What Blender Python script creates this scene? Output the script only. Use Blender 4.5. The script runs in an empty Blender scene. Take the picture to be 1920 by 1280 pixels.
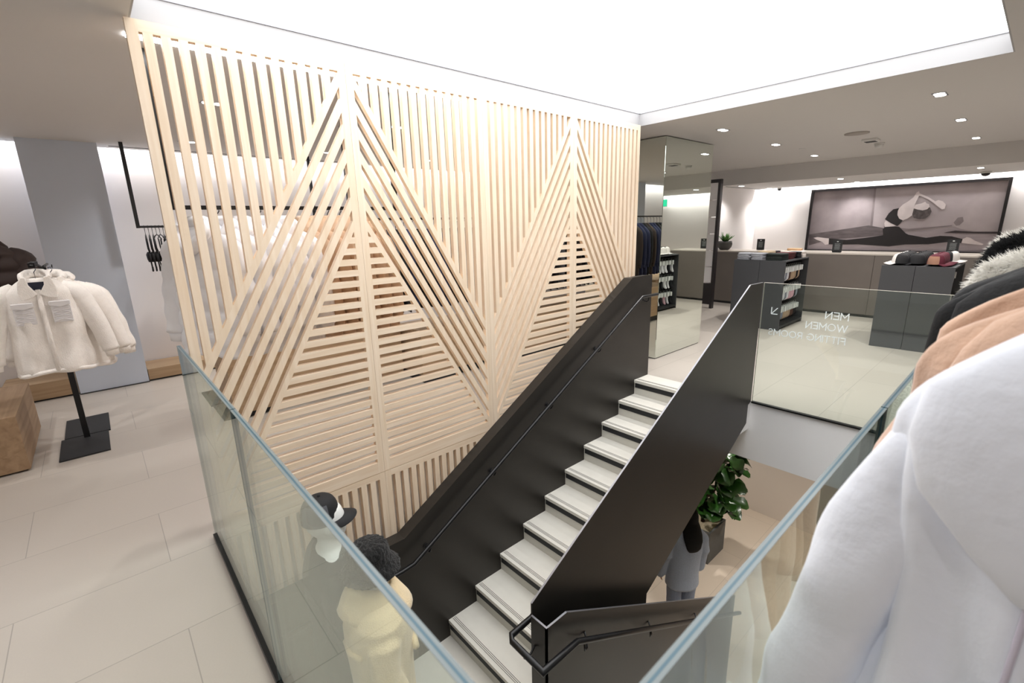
import bpy, bmesh, math, random
from mathutils import Vector, Matrix, noise
PI = math.pi
random.seed(7)
S = bpy.context.scene
COL = S.collection

# ---------------------------------------------------------------- camera
H = 1.73
RIGHT = (0.74488832, -0.66672106, -0.02498826)
DOWN = (-0.17886723, -0.16347552, -0.97019703)
FWD = (0.64276582, 0.72715802, -0.24102556)
cam_data = bpy.data.cameras.new('camera')
cam = bpy.data.objects.new('camera', cam_data)
COL.objects.link(cam)
cam.matrix_world = Matrix(((RIGHT[0], -DOWN[0], -FWD[0], 0), (RIGHT[1], -DOWN[1], -FWD[1], 0),
                           (RIGHT[2], -DOWN[2], -FWD[2], H), (0, 0, 0, 1)))
cam_data.sensor_width = 36
cam_data.lens = 36 * 871.8 / 1920
cam_data.clip_start = 0.05
cam_data.dof.use_dof = True
cam_data.dof.focus_distance = 4.2
cam_data.dof.aperture_fstop = 3.5
S.camera = cam

# ---------------------------------------------------------------- view, world
S.view_settings.view_transform = 'Standard'
S.view_settings.look = 'None'
S.view_settings.gamma = 1
S.view_settings.exposure = 0.1
S.view_settings.use_curve_mapping = False
w = bpy.data.worlds.new('world')
S.world = w
w.use_nodes = True
w.node_tree.nodes['Background'].inputs[0].default_value = (0.9, 0.93, 1, 1)
w.node_tree.nodes['Background'].inputs[1].default_value = 0.3
try:
    S.cycles.max_bounces = 8
    S.cycles.transparent_max_bounces = 16
    S.cycles.glossy_bounces = 5
    S.cycles.diffuse_bounces = 6
    S.cycles.sample_clamp_indirect = 6
    S.cycles.use_denoising = True
    S.cycles.caustics_reflective = False
    S.cycles.caustics_refractive = False
except Exception:
    pass
LIGHTBOX = 3.9


def lin(c):
    return tuple((v / 255 / 12.92) if v / 255 <= 0.04045 else ((v / 255 + 0.055) / 1.055) ** 2.4 for v in c)


# ---------------------------------------------------------------- lights of the place
def area(name, loc, size, power, color=(1, 1, 1), direction=(0, 0, -1), sizey=None):
    l = bpy.data.lights.new(name, 'AREA')
    l.energy = power
    l.color = color
    l.size = size
    if sizey:
        l.shape = 'RECTANGLE'
        l.size_y = sizey
    o = bpy.data.objects.new(name, l)
    COL.objects.link(o)
    o.location = loc
    o.rotation_euler = Vector(direction).to_track_quat('-Z', 'Y').to_euler()
    return o


def spot(name, loc, power, angle=100, color=(1, 0.97, 0.94), blend=0.8, direction=(0, 0, -1), radius=0.04):
    l = bpy.data.lights.new(name, 'SPOT')
    l.energy = power
    l.color = color
    l.spot_size = math.radians(angle)
    l.spot_blend = blend
    l.shadow_soft_size = radius
    o = bpy.data.objects.new(name, l)
    COL.objects.link(o)
    o.location = loc
    o.rotation_euler = Vector(direction).to_track_quat('-Z', 'Y').to_euler()
    return o


# cove strips hidden above the ceiling edges wash the two far walls and the side wall
area('cove_strip_left_wall', (2.0, 7.38, 2.83), 0.06, 62, (1, 0.97, 0.96), (0, 0.15, -1), None).data.shape = 'RECTANGLE'
bpy.data.lights['cove_strip_left_wall'].size = 9.0
bpy.data.lights['cove_strip_left_wall'].size_y = 0.06
bpy.data.objects['cove_strip_left_wall'].rotation_euler = (math.radians(10), 0, 0)
area('cove_strip_back_wall', (12.13, 0.4, 2.55), 0.05, 112, (1, 0.975, 0.955), (0, 0, -1), 8.6).rotation_euler = (0, math.radians(-14), 0)
# downlights: position, drop
DOWN_MAIN = [(5.54, 0.78, 2.71), (7.18, 0.80, 2.71), (9.03, 0.82, 2.71), (5.50, 2.585, 2.71), (7.18, 2.63, 2.71), (8.99, 2.69, 2.71)]
DOWN_LOW = [(10.45, 0.83, 2.42), (10.5, 2.67, 2.42), (11.85, 2.72, 2.42), (10.4, 4.40, 2.42), (11.9, 4.40, 2.42)]
DOWN_LEFT = [(1.01, 6.4, 2.71), (0.92, 4.46, 2.71), (2.48, 6.36, 2.71), (2.48, 4.46, 2.71), (-1.1, 4.6, 2.71), (-1.1, 2.2, 2.71), (-1.0, 0.3, 2.71)]
DOWN_FILL = [(3.9, 4.5, 2.71), (4.0, 6.3, 2.71), (0.8, -1.2, 2.71), (2.6, -1.2, 2.71), (4.4, -1.0, 2.71), (-0.9, -1.3, 2.71)]  # unseen fill lamps added over the coats and behind the screen
for k, p in enumerate(DOWN_MAIN + DOWN_LOW + DOWN_LEFT + DOWN_FILL):
    pw = 104 if p in DOWN_MAIN else 40 if p in DOWN_LOW else 50
    spot('downlight_beam', (p[0], p[1], p[2] - 0.03), pw, 135 if p[2] > 2.6 else 120)
for p in [(6.9, 1.0, -0.66), (5.6, 0.6, -0.66), (6.9, 3.2, -0.66), (5.2, 3.6, -0.66)]:
    spot('lower_downlight_beam', p, 100, 110, (1, 0.95, 0.88))
spot('lower_downlight_beam', (3.6, 0.9, -0.75), 50, 120, (1, 0.92, 0.84))


# ---------------------------------------------------------------- materials
def nodemat(name):
    m = bpy.data.materials.new(name)
    m.use_nodes = True
    return m, m.node_tree, m.node_tree.nodes['Principled BSDF']


def mat(name, c, rough=0.6, metal=0.0, var=0.0, scale=8.0, bump=0.0, bscale=60.0, sheen=0.0, coat=0.0, stretch=(1, 1, 1), detail=4):
    m, nt, b = nodemat(name)
    b.inputs['Base Color'].default_value = (*lin(c), 1)
    b.inputs['Roughness'].default_value = rough
    b.inputs['Metallic'].default_value = metal
    if sheen:
        b.inputs['Sheen Weight'].default_value = sheen
        b.inputs['Sheen Roughness'].default_value = 0.5
    if coat:
        b.inputs['Coat Weight'].default_value = coat
    if var or bump:
        tc = nt.nodes.new('ShaderNodeTexCoord')
        mp = nt.nodes.new('ShaderNodeMapping')
        mp.inputs['Scale'].default_value = stretch
        nt.links.new(tc.outputs['Object'], mp.inputs[0])
    if var:
        n = nt.nodes.new('ShaderNodeTexNoise')
        n.inputs['Scale'].default_value = scale
        n.inputs['Detail'].default_value = detail
        nt.links.new(mp.outputs[0], n.inputs['Vector'])
        r = nt.nodes.new('ShaderNodeMapRange')
        r.inputs['From Min'].default_value = 0.25
        r.inputs['From Max'].default_value = 0.75
        r.inputs['To Min'].default_value = 1 - var
        r.inputs['To Max'].default_value = 1 + var
        nt.links.new(n.outputs['Fac'], r.inputs['Value'])
        mx = nt.nodes.new('ShaderNodeMix')
        mx.data_type = 'RGBA'
        mx.blend_type = 'MULTIPLY'
        mx.inputs['Factor'].default_value = 1
        mx.inputs['A'].default_value = (*lin(c), 1)
        nt.links.new(r.outputs[0], mx.inputs['B'])
        nt.links.new(mx.outputs['Result'], b.inputs['Base Color'])
    if bump:
        n2 = nt.nodes.new('ShaderNodeTexNoise')
        n2.inputs['Scale'].default_value = bscale
        n2.inputs['Detail'].default_value = 6
        nt.links.new(mp.outputs[0], n2.inputs['Vector'])
        bp_ = nt.nodes.new('ShaderNodeBump')
        bp_.inputs['Strength'].default_value = bump
        bp_.inputs['Distance'].default_value = 0.01
        nt.links.new(n2.outputs['Fac'], bp_.inputs['Height'])
        nt.links.new(bp_.outputs[0], b.inputs['Normal'])
    return m


def emit(name, c, strength):
    m, nt, b = nodemat(name)
    nt.nodes.remove(b)
    e = nt.nodes.new('ShaderNodeEmission')
    e.inputs[0].default_value = (*c, 1)
    e.inputs[1].default_value = strength
    nt.links.new(e.outputs[0], nt.nodes['Material Output'].inputs[0])
    return m


def wood(name, c1, c2, axis='Z', rough=0.5, scale=1.0):
    """fine straight grain running along the given object axis"""
    m, nt, b = nodemat(name)
    tc = nt.nodes.new('ShaderNodeTexCoord')
    mp = nt.nodes.new('ShaderNodeMapping')
    s = {'X': (1.2, 26, 26), 'Y': (26, 1.2, 26), 'Z': (26, 26, 1.2)}[axis]
    mp.inputs['Scale'].default_value = tuple(v * scale for v in s)
    nt.links.new(tc.outputs['Object'], mp.inputs[0])
    n = nt.nodes.new('ShaderNodeTexNoise')
    n.inputs['Scale'].default_value = 1.6
    n.inputs['Detail'].default_value = 6
    n.inputs['Distortion'].default_value = 0.6
    nt.links.new(mp.outputs[0], n.inputs['Vector'])
    r = nt.nodes.new('ShaderNodeValToRGB')
    r.color_ramp.elements[0].position = 0.3
    r.color_ramp.elements[0].color = (*lin(c1), 1)
    r.color_ramp.elements[1].position = 0.7
    r.color_ramp.elements[1].color = (*lin(c2), 1)
    nt.links.new(n.outputs['Fac'], r.inputs[0])
    nt.links.new(r.outputs[0], b.inputs['Base Color'])
    b.inputs['Roughness'].default_value = rough
    return m


def tile_floor(name, c, rough):
    m, nt, b = nodemat(name)
    g = nt.nodes.new('ShaderNodeNewGeometry')
    mp = nt.nodes.new('ShaderNodeMapping')
    mp.inputs['Location'].default_value = (0.57, -0.495, 0)
    nt.links.new(g.outputs['Position'], mp.inputs[0])
    br = nt.nodes.new('ShaderNodeTexBrick')
    br.offset = 0.5
    br.inputs['Color1'].default_value = (*lin(c), 1)
    br.inputs['Color2'].default_value = (*lin(tuple(v - 4 for v in c)), 1)
    br.inputs['Mortar'].default_value = (*lin(tuple(v * 0.82 for v in c)), 1)
    br.inputs['Scale'].default_value = 1
    br.inputs['Mortar Size'].default_value = 0.0022
    br.inputs['Mortar Smooth'].default_value = 0.1
    br.inputs['Brick Width'].default_value = 1.2
    br.inputs['Row Height'].default_value = 0.6
    nt.links.new(mp.outputs[0], br.inputs['Vector'])
    n = nt.nodes.new('ShaderNodeTexNoise')
    n.inputs['Scale'].default_value = 140
    n.inputs['Detail'].default_value = 3
    nt.links.new(g.outputs['Position'], n.inputs['Vector'])
    n2 = nt.nodes.new('ShaderNodeTexNoise')
    n2.inputs['Scale'].default_value = 1.6
    nt.links.new(g.outputs['Position'], n2.inputs['Vector'])
    ad = nt.nodes.new('ShaderNodeMath')
    ad.operation = 'ADD'
    nt.links.new(n.outputs['Fac'], ad.inputs[0])
    nt.links.new(n2.outputs['Fac'], ad.inputs[1])
    r = nt.nodes.new('ShaderNodeMapRange')
    r.inputs['From Min'].default_value = 0.6
    r.inputs['From Max'].default_value = 1.4
    r.inputs['To Min'].default_value = 0.97
    r.inputs['To Max'].default_value = 1.03
    nt.links.new(ad.outputs[0], r.inputs['Value'])
    mx = nt.nodes.new('ShaderNodeMix')
    mx.data_type = 'RGBA'
    mx.blend_type = 'MULTIPLY'
    mx.inputs['Factor'].default_value = 1
    nt.links.new(br.outputs['Color'], mx.inputs['A'])
    nt.links.new(r.outputs[0], mx.inputs['B'])
    nt.links.new(mx.outputs['Result'], b.inputs['Base Color'])
    b.inputs['Roughness'].default_value = rough
    return m


def pane_glass(name, tint=(0.93, 0.965, 0.945)):
    """clear pane: Fresnel reflection over tinted straight-through transmission, the same on both faces"""
    m, nt, b = nodemat(name)
    nt.nodes.remove(b)
    out = nt.nodes['Material Output']
    g = nt.nodes.new('ShaderNodeNewGeometry')
    ior = nt.nodes.new('ShaderNodeMapRange')
    ior.inputs['To Min'].default_value = 1.5
    ior.inputs['To Max'].default_value = 1 / 1.5
    nt.links.new(g.outputs['Backfacing'], ior.inputs['Value'])
    fr = nt.nodes.new('ShaderNodeFresnel')
    nt.links.new(ior.outputs[0], fr.inputs['IOR'])
    tr = nt.nodes.new('ShaderNodeBsdfTransparent')
    tr.inputs[0].default_value = (*tint, 1)
    gl = nt.nodes.new('ShaderNodeBsdfGlossy')
    gl.inputs['Roughness'].default_value = 0.0
    gl.inputs['Color'].default_value = (0.95, 1, 0.97, 1)
    mx = nt.nodes.new('ShaderNodeMixShader')
    nt.links.new(fr.outputs[0], mx.inputs[0])
    nt.links.new(tr.outputs[0], mx.inputs[1])
    nt.links.new(gl.outputs[0], mx.inputs[2])
    nt.links.new(mx.outputs[0], out.inputs[0])
    return m


M = {}
M['tile'] = tile_floor('pale_stone_tile', (187, 179, 170), 0.38)
M['tile_low'] = tile_floor('lower_stone_tile', (200, 186, 170), 0.4)
M['white'] = mat('white_paint', (246, 246, 247), 0.7)
M['wall'] = mat('wall_paint', (232, 228, 227), 0.8)
M['wall_low'] = mat('lower_wall_paint', (215, 205, 195), 0.8)
M['column'] = mat('column_paint', (208, 217, 232), 0.8)
M['ceiling'] = mat('ceiling_paint', (214, 212, 210), 0.85)
M['reveal'] = mat('reveal_greyed_paint', (176, 176, 178), 0.7)
M['lightbox'] = emit('stretch_ceiling_glow', (1, 1, 1), LIGHTBOX)
M['lamp'] = emit('lamp_glow', (1, 0.97, 0.92), 12)
M['strip'] = emit('linear_lamp_glow', (1, 0.99, 0.98), 34)
M['ash_v'] = wood('ash_upright', (231, 208, 180), (243, 225, 203), 'Z', 0.45)
M['ash_h'] = wood('ash_level', (230, 206, 178), (242, 224, 202), 'X', 0.45)
M['ash_d'] = wood('ash_slanted', (231, 208, 180), (243, 225, 203), 'Z', 0.45, 0.6)
M['oak'] = wood('oak_x', (160, 132, 102), (184, 158, 126), 'X', 0.55, 0.5)
M['oak_y'] = wood('oak_y', (142, 115, 88), (170, 142, 112), 'Y', 0.55, 0.5)
M['black_metal'] = mat('black_powder_metal', (24, 24, 26), 0.35, 0.3)
M['stringer'] = mat('blackened_steel_plate', (60, 57, 54), 0.38, 0.55, 0.10, 1.2)
M['steel_edge'] = mat('pale_plate_edge', (150, 150, 156), 0.4, 0.7)  # paler grey than the plate faces
M['tread'] = mat('pale_concrete_tread', (221, 218, 209), 0.6, 0, 0.03, 10)
M['riser'] = mat('concrete_riser', (206, 203, 194), 0.65, 0, 0.03, 10)
M['strip_black'] = mat('black_nosing_strip', (26, 27, 30), 0.6)
M['groove'] = mat('nosing_groove', (95, 92, 90), 0.6)
M['glass'] = pane_glass('balustrade_glass')
M['glass_edge'] = mat('polished_glass_edge', (108, 120, 122), 0.3, 0.0)
M['pale_edge'] = mat('pale_glass_edge', (206, 202, 190), 0.3)
M['interlayer'] = mat('teal_interlayer', (30, 80, 98), 0.3)
M['mirror'] = mat('mirror_silver', (226, 232, 224), 0.0, 1.0)
M['mirror_edge'] = mat('mirror_edge', (70, 72, 70), 0.4, 0.4)
M['counter'] = mat('taupe_counter_panel', (108, 101, 95), 0.45, 0, 0.05, 3)
M['counter_top'] = mat('counter_top', (190, 182, 172), 0.4)
M['grey_cab'] = mat('charcoal_laminate', (62, 63, 66), 0.5)
M['grey_in'] = mat('charcoal_inside', (34, 35, 37), 0.6)
M['lettering'] = mat('white_vinyl', (238, 246, 246), 0.5)
M['frame_black'] = mat('black_frame', (28, 24, 26), 0.4)
M['planter'] = mat('grey_fibre_planter', (88, 88, 86), 0.7, 0, 0.08, 12)
M['soil'] = mat('pale_gravel', (190, 176, 150), 0.95, 0, 0.25, 60, 0.8, 60)
M['leaf'] = mat('fig_leaf', (44, 84, 30), 0.3, 0, 0.3, 9, coat=0.2)
M['bark'] = mat('fig_bark', (74, 54, 42), 0.9, 0, 0.2, 20)
M['pot'] = mat('dark_stone_bowl', (74, 72, 70), 0.7)
M['skin'] = mat('skin', (196, 152, 126), 0.5)
M['hair'] = mat('black_hair', (8, 8, 9), 0.85)
M['grey_sweat'] = mat('grey_marl_knit', (172, 182, 198), 0.9, 0, 0.08, 60, 0.3, 120)
M['dark_cloth'] = mat('black_cloth', (26, 26, 30), 0.9)
M['mannequin'] = mat('white_mannequin', (240, 242, 240), 0.3)


# ---------------------------------------------------------------- mesh builder
class MB:
    def __init__(self):
        self.v, self.f, self.mi, self.sm = [], [], [], []

    def add(self, vs, fs, mi=0, smooth=False):
        o = len(self.v)
        self.v += [tuple(p) for p in vs]
        for k, f in enumerate(fs):
            self.f.append([o + i for i in f])
            self.mi.append(mi[k] if isinstance(mi, (list, tuple)) else mi)
            self.sm.append(smooth)
        return self

    def box(self, x0, x1, y0, y1, z0, z1, mi=0, mats=None):
        vs = [(x0, y0, z0), (x1, y0, z0), (x1, y1, z0), (x0, y1, z0), (x0, y0, z1), (x1, y0, z1), (x1, y1, z1), (x0, y1, z1)]
        fs = [(0, 3, 2, 1), (4, 5, 6, 7), (0, 1, 5, 4), (1, 2, 6, 5), (2, 3, 7, 6), (3, 0, 4, 7)]  # bottom, top, -y, +x, +y, -x
        return self.add(vs, fs, mats or mi)

    def prism(self, pts, plane, a, b, mi=0):
        """extrude a polygon lying in 'xz', 'yz' or 'xy' between a and b of the third axis"""
        def P(p, t):
            return {'xz': (p[0], t, p[1]), 'yz': (t, p[0], p[1]), 'xy': (p[0], p[1], t)}[plane]
        n = len(pts)
        vs = [P(p, a) for p in pts] + [P(p, b) for p in pts]
        fs = [list(range(n)), list(range(2 * n - 1, n - 1, -1))]
        for i in range(n):
            j = (i + 1) % n
            fs.append((i, i + n, j + n, j))
        return self.add(vs, fs, mi)

    def loft(self, rings, cap=True, mi=0, smooth=True, closed=True):
        n = len(rings[0])
        vs = [p for r in rings for p in r]
        fs = []
        for k in range(len(rings) - 1):
            for i in range(n if closed else n - 1):
                j = (i + 1) % n
                fs.append((k * n + i, k * n + j, (k + 1) * n + j, (k + 1) * n + i))
        if cap:
            fs.append(list(range(n - 1, -1, -1)))
            fs.append([(len(rings) - 1) * n + i for i in range(n)])
        return self.add(vs, fs, mi, smooth)

    def tube(self, path, r, n=10, mi=0, flat=1.0, up=(0, 0, 1), cap=True, wob=0.0, seed=0):
        path = [Vector(p) for p in path]
        rs = r if isinstance(r, (list, tuple)) else [r] * len(path)
        rings = []
        upv = Vector(up)
        for i, p in enumerate(path):
            t = (path[min(i + 1, len(path) - 1)] - path[max(i - 1, 0)]).normalized()
            s = t.cross(upv)
            if s.length < 1e-3:
                s = t.cross(Vector((1, 0, 0)))
            s.normalize()
            q = t.cross(s).normalized()
            sc = 1.0
            if 0 < i < len(path) - 1:
                a = (path[i] - path[i - 1]).normalized().dot((path[i + 1] - path[i]).normalized())
                sc = 1 / max(0.5, math.sqrt((1 + a) / 2))
            ring = []
            for k in range(n):
                a = 2 * PI * k / n
                d = s * math.cos(a) + q * math.sin(a) * flat
                rr = rs[i] * sc
                if wob:
                    rr *= 1 + wob * noise.noise(Vector((math.cos(a) * 1.3 + seed, math.sin(a) * 1.3, p.z * 9 + p.x * 5)))
                ring.append(p + d * rr)
            rings.append(ring)
        return self.loft(rings, cap, mi)

    def ball(self, c, r, n=16, m=10, mi=0):
        r = r if isinstance(r, (list, tuple)) else (r, r, r)
        rings = []
        for i in range(m + 1):
            th = PI * (0.001 + 0.998 * i / m)
            rings.append([(c[0] + r[0] * math.sin(th) * math.cos(2 * PI * k / n), c[1] + r[1] * math.sin(th) * math.sin(2 * PI * k / n),
                           c[2] - r[2] * math.cos(th)) for k in range(n)])
        return self.loft(rings, True, mi)

    def build(self, name, material, parent=None, bevel=0.0):
        me = bpy.data.meshes.new(name)
        off = Vector(parent['off']) if parent is not None and 'off' in parent else Vector((0, 0, 0))
        me.from_pydata([tuple(Vector(p) - off) for p in self.v], [], self.f)
        for m_ in (material if isinstance(material, (list, tuple)) else [material]):
            me.materials.append(m_)
        me.polygons.foreach_set('material_index', self.mi)
        me.polygons.foreach_set('use_smooth', self.sm)
        me.update()
        o = bpy.data.objects.new(name, me)
        COL.objects.link(o)
        if parent is not None:
            o.parent = parent
            if 'off' in parent:
                o['off'] = parent['off']
        if bevel:
            b = o.modifiers.new('bevel', 'BEVEL')
            b.width = bevel
            b.segments = 2
            b.limit_method = 'ANGLE'
        return o


def fixnormals():
    for me in bpy.data.meshes:
        if me.name.startswith(('slab',)):
            continue
        bm = bmesh.new()
        bm.from_mesh(me)
        bmesh.ops.recalc_face_normals(bm, faces=bm.faces)
        bm.to_mesh(me)
        bm.free()


def tag(o, label, cat, group=None):
    o['label'] = label
    o['category'] = cat
    if group:
        o['group'] = group
    return o


def thing(name, label, cat, loc=(0, 0, 0), group=None, rz=0.0, local=False):
    """Empty at the thing's base. Parts are built in world coordinates unless local=True"""
    o = bpy.data.objects.new(name, None)
    COL.objects.link(o)
    o.location = loc
    o.rotation_euler = (0, 0, rz)
    o.empty_display_size = 0.1
    if not local:
        o['off'] = loc
    return tag(o, label, cat, group)


def struct(name, mb, m, bevel=0.0):
    o = mb.build(name, m, None, bevel)
    o['kind'] = 'structure'
    return o


def solo(name, mb, m, label, cat, group=None, bevel=0.0):
    return tag(mb.build(name, m, None, bevel), label, cat, group)


def kids(o):
    return [c for c in bpy.data.objects if c.parent == o]


def copy_tree(o, children=None):
    c = o.copy()
    COL.objects.link(c)
    for ch in kids(o):
        d = copy_tree(ch)
        d.parent = c
    return c


def place(o, loc, rz, label=None, group=None, scale=1.0, tilt=None):
    o.location = loc
    o.rotation_euler = (tilt[0] if tilt else 0, tilt[1] if tilt else 0, rz)
    if scale != 1.0:
        o.scale = (scale,) * 3 if not isinstance(scale, tuple) else scale
    if label:
        o['label'] = label
    if group:
        o['group'] = group
    return o


# ================================================================ SETTING
XW, YW = 12.25, 7.5
def slab(mb, x0, x1, y0, y1, z0=-0.62, z1=0.0):
    mb.box(x0, x1, y0, y1, z0, z1, mats=[1, 0, 1, 1, 1, 1])

fl = MB()
slab(fl, -3.2, 0.255, -4.2, YW)
slab(fl, 0.255, XW, -4.2, 0.235)
slab(fl, 0.255, 4.6, 3.03, YW)
slab(fl, 4.6, XW, 0.235, YW)
slab(fl, 4.36, 4.6, 1.67, 3.03, -0.3)
struct('floor', fl, [M['tile'], M['white']])
struct('floor_lower', MB().box(-3.2, XW, -4.2, YW, -3.43, -3.33), M['tile_low'])

CZ = 2.71
ce = MB()
LX0, LX1, LY0, LY1 = 0.335, 4.54, 0.32, 3.03
for (x0, x1, y0, y1) in ((-3.2, LX0 - .008, -4.2, 7.3), (LX0 - .008, LX1 + .008, -4.2, LY0 - .008), (LX0 - .008, LX1 + .008, LY1 + .008, 7.3), (LX1 + .008, 9.95, -4.2, 7.3)):
    ce.box(x0, x1, y0, y1, CZ, CZ + 0.05)
ce.box(9.95, 12.08, -4.2, 7.3, 2.42, 2.45)
ce.box(9.95, 10.0, -4.2, 7.3, 2.45, CZ + 0.05)
ce.box(-3.2, XW + 0.1, 7.3, YW + 0.1, 2.95, 3.0)
ce.box(-3.2, XW, 7.27, 7.3, CZ, 2.95)
ce.box(12.0, XW + 0.1, -4.2, YW, 2.62, 2.65)
struct('ceiling', ce, M['ceiling'])
# light box: white reveal, painted grey to read dimmer than the glowing stretched skin
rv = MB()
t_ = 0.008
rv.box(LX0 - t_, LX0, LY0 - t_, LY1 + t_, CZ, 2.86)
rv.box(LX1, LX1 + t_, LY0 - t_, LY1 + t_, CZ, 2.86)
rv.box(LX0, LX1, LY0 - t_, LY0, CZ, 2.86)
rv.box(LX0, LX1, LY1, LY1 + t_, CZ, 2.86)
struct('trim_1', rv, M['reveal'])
gp = MB()  # thin grey strip standing in for the shadow gap round the skin
gp.box(LX0, LX0 + .006, LY0, LY1, 2.828, 2.834)
gp.box(LX1 - .006, LX1, LY0, LY1, 2.828, 2.834)
gp.box(LX0, LX1, LY0, LY0 + .006, 2.828, 2.834)
gp.box(LX0, LX1, LY1 - .006, LY1, 2.828, 2.834)
struct('trim_shadow_gap', gp, M['steel_edge'])
lb = thing('ceiling_light_box', 'huge glowing white stretch-ceiling light over the stair opening', 'ceiling light', (2.43, 1.67, 2.83))
MB().box(LX0 + .001, LX1 - .001, LY0 + .001, LY1 - .001, 2.835, 2.845).build('diffuser', M['lightbox'], lb)

struct('wall_left', MB().box(-3.2, XW + 0.1, YW, YW + 0.1, 0, 2.95), M['wall'])
struct('wall_back', MB().box(XW, XW + 0.1, -4.2, 4.8, 0, 2.65), M['wall'])
struct('wall_right', MB().box(-3.2, XW, -4.3, -4.2, 0, CZ), M['wall'])
struct('wall_front', MB().box(-3.3, -3.2, -4.2, YW, 0, 2.95), M['wall'])
struct('wall_side', MB().box(9.95, XW, 4.78, 4.9, 0, 2.42), M['wall'])
struct('wall_side_return', MB().box(9.95, 10.05, 4.9, YW, 0, 2.42), M['wall'])
struct('wall_lower_back', MB().box(8.05, 8.15, -4.2, YW, -3.33, -0.62), M['wall_low'])
struct('wall_lower_left', MB().box(-3.2, 8.05, YW, YW + 0.1, -3.33, -0.62), M['wall_low'])
struct('wall_lower_front', MB().box(-3.3, -3.2, -4.2, YW, -3.33, -0.62), M['wall_low'])
struct('wall_lower_right', MB().box(-3.2, 8.05, -4.3, -4.2, -3.33, -0.62), M['wall_low'])
struct('trim_2', MB().box(8.02, 8.05, -4.2, YW, -0.72, -0.62), M['grey_cab'])
struct('wall_column', MB().box(-0.36, 0.265, 6.98, YW, 0, CZ), M['column'])
struct('baseboard_left', MB().box(-0.36, 0.268, 6.97, 6.98, 0, 0.012), M['grey_cab'])
# air slots cut in the ceiling
struct('trim_3', MB().box(0.37, 3.4, 7.13, 7.16, CZ - 0.004, CZ), M['grey_in'])
struct('trim_4', MB().box(10.2, 12.05, 4.62, 4.645, 2.416, 2.42), M['grey_in'])

# ================================================================ SLATTED SCREEN
SY0, SY1 = 2.96, 2.997
FRM, PIT, SLOT, SLOPE = 0.047, 0.0695, 0.030, 1.75


def clip(poly, a, b, c):
    """keep the part of a polygon where a*x+b*z+c >= 0"""
    out = []
    n = len(poly)
    for i in range(n):
        p, q = poly[i], poly[(i + 1) % n]
        dp, dq = a * p[0] + b * p[1] + c, a * q[0] + b * q[1] + c
        if dp >= 0:
            out.append(p)
        if dp * dq < 0:
            t = dp / (dp - dq)
            out.append((p[0] + t * (q[0] - p[0]), p[1] + t * (q[1] - p[1])))
    return out


def screen_panel(x0, x1, flip, label):
    t = thing('slatted_screen_panel', label, 'screen', ((x0 + x1) / 2, SY1, 0), 'ash screen panels beside the stair')
    ztop = 2.700
    MB().box(x0 + .0008, x0 + FRM, SY0, SY1, 0.002, ztop).build('frame_post', M['ash_v'], t)
    MB().box(x1 - FRM, x1 - .0008, SY0, SY1, 0.002, ztop).build('frame_post', M['ash_v'], t)
    MB().box(x0 + FRM, x1 - FRM, SY0, SY1, 2.648, ztop).build('frame_rail', M['ash_h'], t)
    MB().box(x0 + FRM, x1 - FRM, SY0, SY1, 0.002, 0.06).build('frame_rail', M['ash_h'], t)
    W = x1 - x0 - 2 * FRM
    A0 = 2.637            # upper edge of the top slanted slat at the high side
    HYP = 1.72

    def X(u):             # u=0 at the high (apex) side
        return (x1 - FRM - u) if not flip else (x0 + FRM + u)
    up, di, ho = MB(), MB(), MB()
    # uprights above the top slanted slat
    u = 0.0
    k = 0
    while True:
        s0 = 0.018 + k * PIT            # slot starts
        a, b = s0 + SLOT, s0 + PIT
        if k == 0:
            pass
        if a > W:
            break
        b = min(b, W)
        za, zb = A0 - SLOPE * a, A0 - SLOPE * b
        up.prism([(X(a), 2.648), (X(b), 2.648), (X(b), max(zb, 0.06)), (X(a), max(za, 0.06))], 'xz', SY0, SY1)
        k += 1
    # slanted slats
    for j in range(7):
        zt = A0 - j * 0.1395 if j < 6 else A0 - 6 * 0.1395
        zt = A0 - 0.0 if j == 0 else 2.564 - 0.1425 * j + 0.0775
        zb_ = zt - (0.0735 if j == 0 else 0.0775)
        if j == 6:
            zb_ = HYP
        di.prism([(X(0), zt), (X(W), zt - SLOPE * W), (X(W), zb_ - SLOPE * W), (X(0), zb_)], 'xz', SY0, SY1)
    # level slats in the triangle under the last slanted slat
    zs = 1.645 + 0.0395
    while zs > 0.07:
        z1_, z0_ = zs, max(zs - 0.0395, 0.06)
        u1, u0 = (HYP - z1_) / SLOPE, (HYP - z0_) / SLOPE
        ho.prism([(X(0), z1_), (X(min(u1, W)), z1_), (X(min(u0, W)), z0_), (X(0), z0_)], 'xz', SY0, SY1)
        zs -= PIT
    up.build('upright_infill', M['ash_v'], t)
    di.build('slanted_infill', M['ash_d'], t)
    ho.build('level_infill', M['ash_h'], t)


SEAM = [0.305, 1.335, 2.378, 3.42, 4.462]
for i in range(4):
    screen_panel(SEAM[i], SEAM[i + 1], i % 2 == 1,
                 ['ash slat panel nearest the left glass end, coats visible behind it',
                  'second ash slat panel from the left, dark clothes visible behind its triangle',
                  'third ash slat panel, its lower part hidden by the black stair side',
                  'fourth ash slat panel at the far end beside the mirrored column'][i])


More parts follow.
